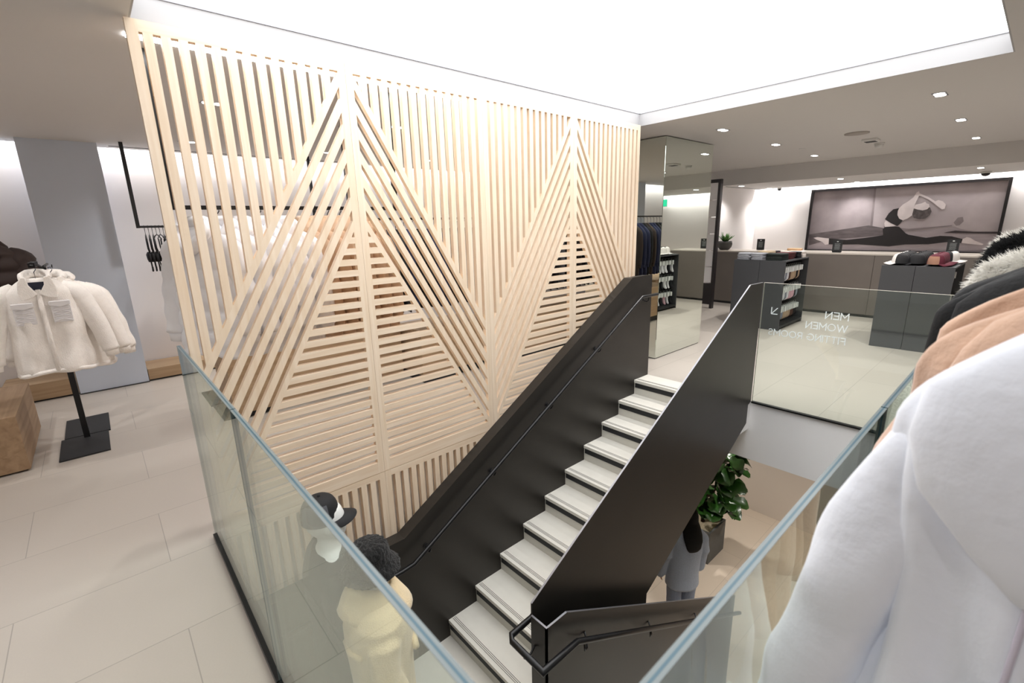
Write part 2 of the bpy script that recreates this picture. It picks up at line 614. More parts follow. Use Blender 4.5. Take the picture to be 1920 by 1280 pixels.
def lower_panel(x0, x1, label):
    t = thing('lower_slatted_panel', label, 'screen', ((x0 + x1) / 2, SY1, -1.66), 'ash panels below floor level')
    MB().box(x0 + .0008, x0 + FRM, SY0, SY1, -1.66, -0.002).build('frame_post', M['ash_v'], t)
    MB().box(x1 - FRM, x1 - .0008, SY0, SY1, -1.66, -0.002).build('frame_post', M['ash_v'], t)
    MB().box(x0 + FRM, x1 - FRM, SY0, SY1, -0.05, -0.002).build('frame_rail', M['ash_h'], t)
    up = MB()
    k = 0
    while x0 + FRM + k * PIT + PIT <= x1 - FRM + 0.01:
        a = x0 + FRM + k * PIT + 0.029
        up.box(a, min(a + PIT - 0.029, x1 - FRM), SY0, SY1, -1.66, -0.05)
        k += 1
    up.build('upright_infill', M['ash_v'], t)


for i in range(4):
    lower_panel(SEAM[i], SEAM[i + 1], ['lower ash slat panel behind the mannequin in the trucker cap',
                                       'lower ash slat panel ending in a wedge at the black stair side',
                                       'third lower ash panel, behind the middle of the stair',
                                       'fourth lower ash panel, behind the top of the stair'][i])

# ================================================================ STAIRCASE
NX, RUN, RISE = 4.345, 0.2925, 0.1663
YR, YL = 1.675, 2.84
st = thing('staircase', 'black steel stair with pale concrete treads going down to a landing', 'staircase', (2.9, 2.25, -1.663))
for i in range(10):
    x = NX - RUN * i
    z = -RISE * i
    if i < 10:
        x1 = x + RUN + 0.02 if i else 4.62
        tr = MB().box(x, x1, YR, YL, z - 0.03, z + (0.002 if i == 0 else 0)).build('tread', M['tread'], st)
        g = MB()
        for dx in (0.035, 0.048, 0.061):
            g.box(x + dx, x + dx + 0.004, YR + 0.02, YL - 0.01, z + 0.0005, z + (0.0032 if i == 0 else 0.0012))
        g.build('nosing_groove', M['groove'], tr)
    rs = MB().box(x + 0.008, x + 0.03, YR, YL, z - RISE, z - 0.03).build('riser', M['riser'], st)
    MB().box(x + 0.003, x + 0.01, YR + 0.005, YL - 0.012, z - 0.084, z - 0.034).build('nosing_strip', M['strip_black'], rs)
LZ = -RISE * 10
MB().box(0.26, NX - RUN * 9 + 0.03, 0.32, YL + 0.1, LZ - 0.06, LZ).build('landing', M['tread'], st)
for i in range(10):     # flight below, turning back under the near glass
    x = 1.75 + RUN * i
    z = LZ - RISE * i
    MB().box(x - RUN + (0 if i else 0.2), x, 0.35, 1.52, z - 0.03, z).build('tread', M['tread'], st)
    MB().box(x - 0.03, x - 0.008, 0.35, 1.52, z - RISE, z - 0.03).build('riser', M['riser'], st)


def plate(name, pts, plane, a, b, edges, edge_w=0.004):
    """steel plate part with its bright top edge as a sub-part"""
    p = MB().prism(pts, plane, a, b).build(name, M['stringer'], st)
    e = MB()
    for (q0, q1) in edges:
        d = Vector((q1[0] - q0[0], q1[1] - q0[1])).normalized()
        n_ = Vector((-d.y, d.x)) * 0.0025
        if n_.y < 0:
            n_ = -n_
        e.prism([(q0[0], q0[1]), (q1[0], q1[1]), (q1[0] + n_.x, q1[1] + n_.y), (q0[0] + n_.x, q0[1] + n_.y)], plane, a, b)
    if edges:
        e.build('bright_edge', M['steel_edge'], p)
    return p


# right plate of the upper flight
plate('side_plate', [(1.572, -0.432), (4.30, 1.170), (4.575, 1.165), (4.575, 0.0), (4.515, -0.02), (4.515, -0.21), (2.838, -1.155), (2.825, -1.90), (1.572, -1.90)],
      'xz', 1.66, 1.672, [((1.572, -0.432), (4.30, 1.170)), ((4.30, 1.170), (4.575, 1.165))])
# left plate of the upper flight, going on level round the landing
plate('side_plate', [(0.27, -0.525), (1.385, -0.532), (4.25, 1.168), (4.62, 1.168), (4.62, -0.25), (1.70, -1.90), (0.27, -1.90)],
      'xz', 2.841, 2.853, [])
MB().prism([(0.27, -0.535), (1.385, -0.542), (4.25, 1.158), (4.60, 1.158), (4.60, 1.10), (4.27, 1.10), (1.40, -0.60), (0.27, -0.60)], 'xz', 2.853, 2.955).build('cover_plate', M['stringer'], st)
# return plate and lower flight plate
plate('newel_plate', [(1.532, -0.51), (1.66, -0.51), (1.66, -3.30), (1.532, -3.30)], 'yz', 1.560, 1.572, [((1.532, -0.51), (1.66, -0.51))])
plate('side_plate', [(1.56, -0.512), (1.735, -0.512), (4.35, -2.04), (4.35, -3.32), (1.56, -3.32)], 'xz', 1.532, 1.544,
      [((1.56, -0.512), (1.735, -0.512)), ((1.735, -0.512), (4.35, -2.04))])


def rail(path, brackets, wall_y, sgn):
    h = MB().tube(path, 0.017, 12).build('handrail', M['black_metal'], st)
    for (bx, bz) in brackets:
        b = MB()
        yr = path[0][1]
        b.tube([(bx, yr, bz - 0.015), (bx - 0.005, yr, bz - 0.05), (bx, yr + 0.3 * (wall_y - yr), bz - 0.065), (bx, yr + 0.7 * (wall_y - yr), bz - 0.06), (bx, wall_y, bz - 0.04)], 0.006, 8)
        b.ball((bx, wall_y - sgn * 0.004, bz - 0.04), (0.022, 0.004, 0.022), 12, 6)
        b.build('bracket', M['black_metal'], h)


def on(p, q, t):
    return (p[0] + (q[0] - p[0]) * t, p[1] + (q[1] - p[1]) * t)


a_, b_ = (1.406, -0.725), (4.32, 0.955)
rail([(0.45, 2.765, -0.733), (1.30, 2.765, -0.733), (1.406, 2.765, -0.722), (4.32, 2.765, 0.958), (4.62, 2.765, 0.955)],
     [on(a_, b_, t) for t in (0.05, 0.28, 0.52, 0.76)] + [(4.45, 0.955)], 2.84, 1)
# right-hand rail comes round the end plate and follows the lower flight
P0 = [(4.4, 1.735, 0.90), (1.66, 1.735, -0.60), (1.452, 1.735, -0.69), (1.452, 1.70, -0.705), (1.452, 1.452, -0.665), (1.70, 1.452, -0.69), (1.78, 1.452, -0.72), (4.3, 1.452, -2.20)]
hr = MB().tube([(4.4, 1.735, 0.955), (1.64, 1.735, -0.625), (1.470, 1.735, -0.64), (1.452, 1.71, -0.655), (1.452, 1.455, -0.665), (1.740, 1.455, -0.668), (4.3, 1.455, -2.17)], 0.018, 12).build('handrail', M['black_metal'], st)
for (bx, bz) in ((1.86, -0.765), (2.62, -1.205), (3.4, -1.655)):
    b = MB()
    b.tube([(bx - 0.05, 1.455, bz + 0.02), (bx - 0.04, 1.46, bz - 0.03), (bx, 1.475, bz - 0.055), (bx + 0.035, 1.51, bz - 0.035), (bx + 0.04, 1.53, bz)], 0.006, 8)
    b.build('bracket', M['black_metal'], hr)
b = MB()
b.tube([(1.455, 1.63, -0.68), (1.475, 1.63, -0.73), (1.52, 1.63, -0.74), (1.558, 1.63, -0.70)], 0.006, 8)
b.build('bracket', M['black_metal'], hr)


# ================================================================ GLASS BALUSTRADES
def pane(axis, c, a, b, z0, z1, label, th=0.017, em_mats=None):
    """glass pane in plane axis=c running from a to b"""
    h = th / 2
    loc = (c, (a + b) / 2, z0) if axis == 'x' else ((a + b) / 2, c, z0)
    t = thing('glass_balustrade_panel', label, 'glass panel', loc, 'glass balustrade round the stair opening')
    m = MB()
    if axis == 'x':
        m.box(c - h, c + h, a + .002, b - .002, z0, z1)
        e = [(c - h, c + h, a + .002, b - .002, z1, z1 + 0.0015), (c - h, c + h, a + .0005, a + .002, z0, z1 + .0015), (c - h, c + h, b - .002, b - .0005, z0, z1 + .0015)]
        ch = (c - 0.019, c + 0.019, a, b, z0 + 0.001, z0 + 0.03)
    else:
        m.box(a + .002, b - .002, c - h, c + h, z0, z1)
        e = [(a + .002, b - .002, c - h, c + h, z1, z1 + 0.0015), (a + .0005, a + .002, c - h, c + h, z0, z1 + .0015), (b - .002, b - .0005, c - h, c + h, z0, z1 + .0015)]
        ch = (a, b, c - 0.019, c + 0.019, z0 + 0.001, z0 + 0.03)
    p = m.build('pane', M['glass'], t)
    em = MB()
    for q in e:
        for (f0, f1, mi) in ((0, .36, 0), (.36, .64, 1), (.64, 1, 0)):
            if axis == 'x':
                em.box(q[0] + (q[1] - q[0]) * f0, q[0] + (q[1] - q[0]) * f1, *q[2:], mi)
            else:
                em.box(q[0], q[1], q[2] + (q[3] - q[2]) * f0, q[2] + (q[3] - q[2]) * f1, *q[4:], mi)
    em.build('polished_edge', em_mats or [M['glass_edge'], M['interlayer']], p)
    return t, ch


ch_all = []
for args in (('x', 0.262, 1.712, 2.955, 0.0, 1.16, 'left glass balustrade pane that reaches the slatted screen'),
             ('x', 0.262, 0.24, 1.706, 0.0, 1.16, 'left glass balustrade pane nearest the camera, cream jacket behind it'),
             ('y', 0.243, 0.275, 1.728, 0.0, 1.16, 'right glass balustrade pane beside the white faux-fur coat'),
             ('y', 0.243, 1.735, 3.15, 0.0, 1.16, 'right glass balustrade pane beside the tan and black coats'),
             ('y', 0.243, 3.155, 4.575, 0.0, 1.16, 'right glass balustrade pane farthest from the camera')):
    t, ch = pane(*args)
    MB().box(*ch).build('base_channel', M['black_metal'], t, 0.002)
tg, ch = pane('x', 4.588, 0.24, 1.655, 0.0, 1.165, 'far glass pane with white MEN WOMEN FITTING ROOMS lettering', 0.017, [M['pale_edge'], M['pale_edge']])
MB().box(*ch[:4], -0.012, 0.003).build('base_channel', M['black_metal'], tg)

# lettering faces away from the stair (reads mirrored from the camera)
SW = 0.0075
GL = {
 'M': [[(0, 0), (0, 1), (.45, .35), (.9, 1), (.9, 0)]],
 'E': [[(.6, 0), (0, 0), (0, 1), (.6, 1)], [(0, .5), (.52, .5)]],
 'N': [[(0, 0), (0, 1), (.75, 0), (.75, 1)]],
 'W': [[(0, 1), (.32, 0), (.64, .95), (.96, 0), (1.28, 1)]],
 'O': 'o', 'F': [[(0, 0), (0, 1), (.6, 1)], [(0, .5), (.52, .5)]],
 'I': [[(0, 0), (0, 1)]], 'T': [[(.35, 0), (.35, 1)], [(0, 1), (.7, 1)]],
 'G': 'g', 'R': [[(0, 0), (0, 1), (.4, 1), (.58, .93), (.63, .72), (.58, .52), (.4, .45), (0, .45)], [(.36, .45), (.65, 0)]],
 'S': [[(.6, .86), (.48, .97), (.3, 1), (.12, .95), (.04, .76), (.12, .6), (.3, .52), (.48, .45), (.6, .3), (.56, .1), (.4, .01), (.22, 0), (.04, .13)]],
 ' ': [],
}
WID = {'M': .9, 'E': .6, 'N': .75, 'W': 1.28, 'O': .98, 'F': .6, 'I': 0, 'T': .7, 'G': .95, 'R': .65, 'S': .62, ' ': .25}


def strokes(ch_):
    g = GL[ch_]
    if g == 'o':
        return [[(.49 + .49 * math.cos(2 * PI * k / 28), .5 + .5 * math.sin(2 * PI * k / 28)) for k in range(29)]]
    if g == 'g':
        return [[(.49 + .49 * math.cos(a), .5 + .5 * math.sin(a)) for a in [math.radians(42 + k * 10) for k in range(32)]] + [(.95, .48), (.55, .48)]]
    return g


CNT = [0]


def text_mesh(mb, s, y_start, z_base, hgt, x, ydir, width=None):
    """ydir -1: reading direction runs towards -y"""
    adv = sum(WID[c] + .26 for c in s) - .26
    kx = (width / adv) if width else hgt
    u = 0
    for c in s:
        for line in strokes(c):
            pts = [(y_start + ydir * (u + p[0]) * kx, z_base + p[1] * hgt) for p in line]
            for i in range(len(pts) - 1):
                p, q = Vector(pts[i]), Vector(pts[i + 1])
                d = (q - p).normalized()
                n_ = Vector((-d.y, d.x)) * SW / 2
                e = d * (SW / 2 if len(pts) < 8 else 0)
                CNT[0] += 1
                x_ = x - 0.00012 * (CNT[0] % 5)
                P4 = [p - e + n_, p - e - n_, q + e - n_, q + e + n_]
                mb.prism([tuple(v) for v in P4], 'yz', x_, x + 0.0015)
        u += WID[c] + .26


tx = MB()
xg = 4.588 - 0.0101
text_mesh(tx, 'MEN', 0.972, 0.898, 0.056, xg, 1, 0.163)
text_mesh(tx, 'WOMEN', 0.970, 0.797, 0.056, xg, 1, 0.302)
text_mesh(tx, 'FITTING ROOMS', 0.972, 0.692, 0.054, xg, 1, 0.598)
for ka, (p, q) in enumerate((((1.515, 0.944), (1.565, 0.886)), ((1.565, 0.948), (1.565, 0.886)), ((1.565, 0.886), (1.512, 0.886)))):
    p, q = Vector(p), Vector(q)
    d = (q - p).normalized()
    n_ = Vector((-d.y, d.x)) * SW / 2
    tx.prism([tuple(p + n_), tuple(p - n_), tuple(q - n_), tuple(q + n_)], 'yz', xg - 0.00015 * ka, xg + 0.0014)
tx.build('lettering', M['lettering'], tg)

# ================================================================ MIRRORED COLUMN, SHELF
mc = thing('mirrored_column', 'floor-to-ceiling column clad in mirror beside the top of the stair', 'column', (5.83, 3.7, 0))
MB().box(5.26, 6.40, 3.145, 4.30, 0.01, 2.705).build('core', M['mirror_edge'], mc)
MB().box(5.245, 6.42, 3.125, 3.145, 0.012, 2.70).build('mirror_sheet', M['mirror'], mc)
MB().box(5.24, 5.26, 3.128, 4.30, 0.012, 2.70).build('mirror_sheet', M['mirror'], mc)
MB().box(5.25, 6.40, 3.135, 4.29, 0.0, 0.012).build('plinth', M['grey_in'], mc)

sh = thing('shelf_unit', 'tall narrow black-framed unit with stacked white panels behind the mirrored column', 'shelf', (9.3, 4.55, 0))
f = MB()
f.box(9.2, 9.29, 4.28, 4.33, 0.0, 2.50)
f.box(9.2, 9.29, 4.78, 4.83, 0.0, 2.50)
f.box(9.2, 9.29, 4.33, 4.78, 2.44, 2.50)
f.build('frame', M['frame_black'], sh)
MB().box(9.21, 9.28, 4.33, 4.78, 0.08, 0.50).build('base_panel', M['frame_black'], sh)
for k in range(6):
    MB().box(9.22, 9.28, 4.335, 4.775, 0.52 + k * 0.322, 0.52 + k * 0.322 + 0.305).build('panel', M['white'], sh)

# ================================================================ CASH DESK, BACK LEDGE, PICTURE
cd = thing('cash_desk', 'long taupe cash desk with pale top standing before the framed picture', 'counter', (10.3, 2.6, 0))
MB().box(10.05, 10.6, 0.53, 4.75, 0.0, 0.05).build('plinth', M['grey_in'], cd)
for (a, b2) in ((0.525, 1.885), (1.890, 3.33), (3.335, 4.755)):
    MB().box(10.02, 10.62, a, b2, 0.05, 1.085).build('front_panel', M['counter'], cd)
MB().box(10.015, 10.75, 0.52, 4.76, 1.085, 1.11).build('worktop', M['counter_top'], cd)
bl = thing('back_ledge', 'low pale ledge along the wall behind the cash desk', 'counter', (12.0, 1.5, 0))
MB().box(11.75, 12.2, -1.2, 4.7, 0.0, 0.80).build('body', M['grey_cab'], bl)
MB().box(11.72, 12.22, -1.2, 4.72, 0.80, 0.86).build('worktop', M['counter_top'], bl)

K = (12.21 / 10.68)


def PW(p):
    return (p[0] * K, H + (p[1] - H) * K)


POST = {
 'floorL': [(3.125, 1.421), (2.174, 1.577), (1.959, 1.529), (1.942, 1.402), (2.358, 1.354), (2.766, 1.321), (3.101, 1.206)],
 'floor': [(3.142, 1.297), (2.766, 1.321), (1.945, 1.402), (1.639, 1.435), (1.338, 1.491), (1.05, 1.526), (0.499, 1.455), (0.490, 1.115), (3.131, 1.115)],
 'ball': [(1.049, 1.61), (1.036, 1.711), (0.959, 1.846), (0.868, 1.967), (0.775, 2.05), (0.661, 2.074), (0.504, 2.041), (0.499, 1.452), (0.763, 1.458), (0.933, 1.496), (1.025, 1.544)],
 'ballshadow': [(1.138, 1.442), (1.0, 1.475), (0.789, 1.454), (0.499, 1.452), (0.496, 1.42), (0.965, 1.431)],
 'leggings': [(2.772, 1.343), (2.481, 1.318), (2.197, 1.355), (1.942, 1.402), (1.963, 1.508), (1.934, 1.545), (1.817, 1.555), (1.734, 1.546), (1.631, 1.435), (1.588, 1.409), (1.348, 1.356), (1.174, 1.389), (1.029, 1.381), (0.89, 1.338), (0.899, 1.272), (1.086, 1.286), (1.303, 1.249), (1.612, 1.242), (1.835, 1.206), (2.04, 1.22), (2.289, 1.238), (2.564, 1.23), (2.765, 1.233)],
 'footL': [(3.036, 1.353), (2.968, 1.369), (2.867, 1.354), (2.768, 1.343), (2.763, 1.233), (2.822, 1.221), (2.878, 1.276), (2.982, 1.32)],
 'footR': [(0.89, 1.338), (0.845, 1.37), (0.801, 1.357), (0.74, 1.311), (0.632, 1.26), (0.649, 1.244), (0.815, 1.264), (0.893, 1.276)],
 'waist': [(1.938, 1.66), (1.786, 1.566), (1.816, 1.551), (1.934, 1.545), (1.953, 1.61)],
 'top': [(1.953, 1.68), (1.913, 1.779), (1.857, 1.847), (1.778, 1.863), (1.791, 1.814), (1.786, 1.745), (1.754, 1.685), (1.701, 1.654), (1.727, 1.605), (1.76, 1.558), (1.857, 1.608)],
 'torso': [(1.778, 1.863), (1.738, 1.92), (1.667, 1.974), (1.606, 2.038), (1.578, 2.113), (1.55, 2.13), (1.535, 2.072), (1.559, 1.978), (1.573, 1.912), (1.578, 1.835), (1.579, 1.738), (1.642, 1.682), (1.701, 1.654), (1.754, 1.685), (1.786, 1.745), (1.791, 1.814)],
 'arm': [(1.572, 2.122), (1.53, 2.09), (1.415, 2.027), (1.316, 1.952), (1.282, 1.972), (1.22, 1.947), (1.176, 1.893), (1.181, 1.828), (1.216, 1.816), (1.274, 1.869), (1.325, 1.919), (1.41, 1.989), (1.524, 2.052), (1.555, 2.054)],
 'face': [(1.565, 1.911), (1.491, 1.927), (1.442, 1.953), (1.423, 1.923), (1.391, 1.912), (1.377, 1.865), (1.401, 1.828), (1.459, 1.811), (1.539, 1.833), (1.58, 1.854)],
 'hair': [(1.579, 1.845), (1.522, 1.823), (1.445, 1.82), (1.402, 1.885), (1.362, 1.845), (1.339, 1.787), (1.356, 1.722), (1.409, 1.675), (1.484, 1.668), (1.557, 1.689), (1.585, 1.748)],
}
PM = [mat('print_wall_light', (182, 172, 175), 0.6, 0, 0.22, 1.6, detail=8), mat('print_wall_left', (160, 150, 153), 0.6, 0, 0.3, 1.8, detail=9),
      mat('print_floor', (168, 158, 162), 0.6, 0, 0.12, 4, stretch=(1, 1, 6)), mat('print_floor_dark', (104, 96, 98), 0.6, 0, 0.3, 5, stretch=(1, 1, 4)),
      mat('print_ball', (186, 176, 178), 0.6, 0, 0.14, 3, detail=8), mat('print_dark', (62, 54, 56), 0.6),
      mat('print_black', (38, 34, 36), 0.6), mat('print_skin', (222, 212, 212), 0.6, 0, 0.12, 6), mat('print_hair', (92, 84, 84), 0.6, 0, 0.5, 26),
      mat('print_corner', (138, 128, 130), 0.6, 0, 0.2, 6)]
pc = thing('framed_picture', 'long black-framed black-and-white photo of a woman in splits on the back wall', 'picture', (12.23, 2.07, 1.0))
y0, z0 = PW((0.465, 1.094))
y1, z1 = PW((3.16, 2.262))
fw = 0.045
fr = MB()
fr.box(12.17, 12.245, y0, y1, z0, z0 + fw)
fr.box(12.17, 12.245, y0, y1, z1 - fw, z1)
fr.box(12.17, 12.245, y0, y0 + fw, z0 + fw, z1 - fw)
fr.box(12.17, 12.245, y1 - fw, y1, z0 + fw, z1 - fw)
fr.build('frame', M['frame_black'], pc)
pr = MB()
XP = 12.215
pr.box(XP, 12.24, y0 + fw, y1 - fw, z0 + fw, z1 - fw, 0)
def flat(pts, k, mi):
    pts = [PW(p) for p in pts]
    pts = [(min(max(p[0], y0 + fw), y1 - fw), min(max(p[1], z0 + fw), z1 - fw)) for p in pts]
    pr.prism(pts, 'yz', XP - 0.0008 * k, XP - 0.0008 * k + 0.0006, mi)
flat([(3.16, 2.25), (2.16, 2.25), (2.14, 1.52), (3.15, 1.36)], 1, 1)
flat([(2.18, 2.25), (2.15, 2.25), (2.115, 1.50), (2.15, 1.50)], 2, 9)
flat(POST['floorL'], 3, 3)
flat(POST['floor'], 2, 2)
flat([(1.95, 1.56), (1.60, 1.51), (1.05, 1.56), (1.05, 1.545), (1.60, 1.47), (1.95, 1.49)], 3, 9)
flat(POST['ball'], 3, 4)
flat(POST['ballshadow'], 4, 5)
flat([(1.04, 1.60), (1.0, 1.68), (0.94, 1.69), (0.92, 1.62), (0.96, 1.56), (1.0, 1.55)], 4, 9)
flat(POST['footL'], 5, 7)
flat(POST['footR'], 5, 7)
flat(POST['waist'], 5, 7)
flat(POST['leggings'], 6, 6)
flat(POST['torso'], 6, 7)
flat(POST['top'], 7, 6)
flat(POST['arm'], 7, 7)
flat(POST['hair'], 8, 8)
flat(POST['face'], 9, 7)
pr.build('photo_print', PM, pc)

# small signs in black holders on the desk
M['sign_text'] = mat('sign_print', (150, 155, 155), 0.6)
M['sign_white'] = mat('sign_white', (225, 228, 226), 0.6)


def sign(x, y, label):
    t = thing('counter_sign', label, 'sign', (x, y, 1.11), 'black signs on the cash desk')
    MB().box(x - 0.03, x + 0.05, y - 0.06, y + 0.06, 1.1105, 1.122).build('base', M['black_metal'], t)
    p = MB().box(x, x + 0.012, y - 0.075, y + 0.075, 1.122, 1.335).build('plate', M['grey_in'], t)
    g = MB()
    g.ball((x - 0.002, y, 1.305), (0.002, 0.016, 0.008), 10, 6)
    g.build('emblem', M['sign_white'], p)
    l = MB()
    for k in range(9):
        zz = 1.268 - k * 0.013
        l.box(x - 0.0015, x, y - 0.045 + 0.004 * (k % 3), y + 0.045 - 0.005 * (k % 2), zz, zz + 0.004)
    l.build('print_lines', M['sign_text'], p)


sign(10.55, 3.96, 'small black sign on the desk left of the picture, behind folded clothes')
sign(10.2, 2.50, 'small black sign on the desk under the left foot in the picture')
sign(10.68, 0.99, 'small black sign on the desk behind the row of caps')

# bowl plant on the desk
bp_ = thing('bowl_plant', 'small green succulent in a round dark bowl on the cash desk', 'plant', (10.3, 4.60, 1.11))
rings = []
for (z, r) in ((0.0, 0.075), (0.015, 0.10), (0.06, 0.133), (0.11, 0.147), (0.15, 0.146), (0.185, 0.138), (0.182, 0.128), (0.16, 0.126)):
    rings.append([(10.3 + r * math.cos(2 * PI * k / 28), 4.60 + r * math.sin(2 * PI * k / 28), 1.11 + z) for k in range(28)])
MB().loft(rings).build('bowl', M['pot'], bp_)
lf = MB()
rnd = random.Random(3)
for k in range(26):
    a = rnd.random() * 2 * PI
    tilt = 0.1 + rnd.random() * 0.75
    L = 0.12 + rnd.random() * 0.11
    d = Vector((math.cos(a) * math.sin(tilt), math.sin(a) * math.sin(tilt), math.cos(tilt)))
    s = d.cross(Vector((0, 0, 1))).normalized()
    b0 = Vector((10.3 + 0.03 * math.cos(a), 4.60 + 0.03 * math.sin(a), 1.27))
    nrm = s.cross(d).normalized()
    ww = 0.014 + rnd.random() * 0.01
    pts = [b0, b0 + d * L * .35 + s * ww + nrm * 0.004, b0 + d * L * .7 + s * ww * .9, b0 + d * L, b0 + d * L * .7 - s * ww * .9, b0 + d * L * .35 - s * ww + nrm * 0.004]
    lf.add(pts + [p + nrm * 0.004 for p in pts], [(0, 1, 2, 3, 4, 5), (11, 10, 9, 8, 7, 6)] + [(i, (i + 1) % 6, (i + 1) % 6 + 6, i + 6) for i in range(6)], 0, True)
lf.build('foliage', mat('succulent_leaf', (70, 120, 44), 0.4, 0, 0.25, 20), bp_)

# ================================================================ DISPLAY CABINETS
def cabinet(x0, x1, y0, y1, open_dir, label):
    """charcoal cabinet 1.1 high whose long side facing open_dir (-1 / +1 in y) is open"""
    t = thing('display_cabinet', label, 'cabinet', ((x0 + x1) / 2, (y0 + y1) / 2, 0), 'charcoal display cabinets')
    z = 1.10
    T = 0.02
    MB().box(x0, x0 + T, y0, y1, 0.0, z - T).build('end_panel', M['grey_cab'], t)
    MB().box(x1 - T, x1, y0, y1, 0.0, z - T).build('end_panel', M['grey_cab'], t)
    MB().box(x0, x1, y0, y1, z - T, z).build('top', M['grey_cab'], t)
    MB().box(x0 + T, x1 - T, y0 + 0.001, y1 - 0.001, 0.03, 0.07).build('bottom_shelf', M['grey_in'], t)
    yb = y1 if open_dir < 0 else y0
    MB().box(x0 + T, x1 - T, min(yb, yb + 0.02 * open_dir), max(yb, yb + 0.02 * open_dir), 0.07, z - T).build('back_panel', M['grey_in'], t)
    ym = (y0 + y1) / 2 - 0.0
    yo = (y0 if open_dir < 0 else y1) - open_dir * 0.10
    for zr in (1.02, 0.70, 0.38):
        MB().tube([(x0 + T, yo, zr), (x1 - T, yo, zr)], 0.006, 8).build('hanging_bar', M['black_metal'], t)
    return yo


ca = cabinet(7.95, 9.02, 2.59, 2.965, -1, 'charcoal cabinet with rows of socks in its open side, under dark folded clothes')
cabinet(7.95, 9.02, 2.97, 3.37, 1, 'charcoal cabinet under the grey and beige folded clothes, side by side with the sock cabinet')
cb = cabinet(7.83, 8.86, 0.66, 1.035, -1, 'charcoal cabinet under the maroon caps, right of the far glass')
cc = cabinet(7.83, 8.86, 1.04, 1.385, 1, 'charcoal cabinet under the black caps, its sock side seen in the mirror')


def sock_proto(cname, c):
    t = bpy.data.objects.new('sock_pack', None)
    COL.objects.link(t)
    t['category'] = 'socks'
    cm = bpy.data.materials.get('sock_' + cname) or mat('sock_' + cname, c, 0.9, 0, 0.05, 50)
    h = MB()
    h.box(-0.0145, 0.0145, -0.047, 0.047, -0.11, -0.028)
    h.tube([(0, 0, -0.028), (0, 0, -0.005), (0, 0.006, 0.007), (0, 0.0, 0.012)], 0.0025, 6)
    h.build('header_card', M['sign_white'], t)
    s = MB()
    rings = []
    for (z, y, wd) in ((-0.08, 0, 0.034), (-0.12, 0, 0.036), (-0.17, 0.0, 0.035), (-0.21, 0.008, 0.040), (-0.235, 0.022, 0.038), (-0.255, 0.035, 0.026), (-0.262, 0.045, 0.010)):
        rings.append([(0.011 * math.cos(2 * PI * k / 10), y + wd * math.sin(2 * PI * k / 10), z) for k in range(10)])
    s.loft(rings)
    s.build('sock', cm, t)
    return t


SOCKS = {'white': (232, 232, 236), 'grey': (138, 144, 156), 'tan': (190, 166, 140), 'black': (30, 30, 34), 'pink': (222, 178, 190), 'brown': (92, 66, 58)}
protos = {k: sock_proto(k, v) for k, v in SOCKS.items()}
used = {k: False for k in SOCKS}
ROWN = {1.02: 'top', 0.70: 'middle', 0.38: 'bottom'}


def sock_row(yo, xs, zr, colors, where, rz=0.0):
    for x, c in zip(xs, colors):
        o = protos[c] if not used[c] else copy_tree(protos[c])
        used[c] = True
        place(o, (x, yo, zr - 0.014), rz + random.uniform(-.25, .25), '%s socks on a white card, %s row, %s' % (c, ROWN[zr], where), 'socks in the ' + where)


xs = [8.02 + 0.083 * i for i in range(12)]
A = 'cabinet below the folded clothes'
sock_row(ca, xs, 1.02, 'white white white grey white brown tan tan tan black tan black'.split(), A)
sock_row(ca, xs, 0.70, 'white white white white grey white pink pink pink black grey black'.split(), A)
sock_row(ca, xs, 0.38, 'white white grey grey tan tan tan tan brown brown black black'.split(), A)
Bw = 'cabinet reflected in the mirror'
xs2 = [7.92 + 0.12 * i for i in range(8)]
sock_row(cc, xs2, 1.02, 'white white black white white white black white'.split(), Bw)
sock_row(cc, xs2, 0.70, 'white tan black black black white white black'.split(), Bw)
sock_row(cc, xs2, 0.38, 'pink black white white black pink white black'.split(), Bw)
Cw = 'cabinet under the maroon caps'
sock_row(cb, [7.9 + 0.15 * i for i in range(6)], 1.02, 'white tan white black white white'.split(), Cw)
sock_row(cb, [7.9 + 0.15 * i for i in range(6)], 0.70, 'tan white white black white tan'.split(), Cw)


# folded clothes on the first cabinet pair
def folded(cx, cy, z, w_, d_, h, m, label, group='folded clothes on the charcoal cabinets', rz=0.0):
    mb = MB()
    rings = []
    n = 20
    for (zz, s) in ((0, .93), (.12, .99), (.3, 1.0), (.45, .97), (.5, .955), (.55, .97), (.8, 1.0), (.95, .96), (1.0, .90)):
        ring = []
        for k in range(n):
            a = 2 * PI * k / n
            ca_, sa = math.cos(a), math.sin(a)
            ex = 0.35
            px = math.copysign(abs(ca_) ** ex, ca_) * w_ / 2 * s
            py = math.copysign(abs(sa) ** ex, sa) * d_ / 2 * s
            nz = 0.006 * noise.noise(Vector((px * 9 + cx * 5, py * 9 + cy * 3, zz * 2)))
            X_, Y_ = px * math.cos(rz) - py * math.sin(rz), px * math.sin(rz) + py * math.cos(rz)
            ring.append((X_, Y_, zz * h + nz * zz))
        rings.append(ring)
    mb.loft(rings)
    o = mb.build('folded_garment', m, None)
    o.location = (cx, cy, z)
    return tag(o, label, 'clothes', group)


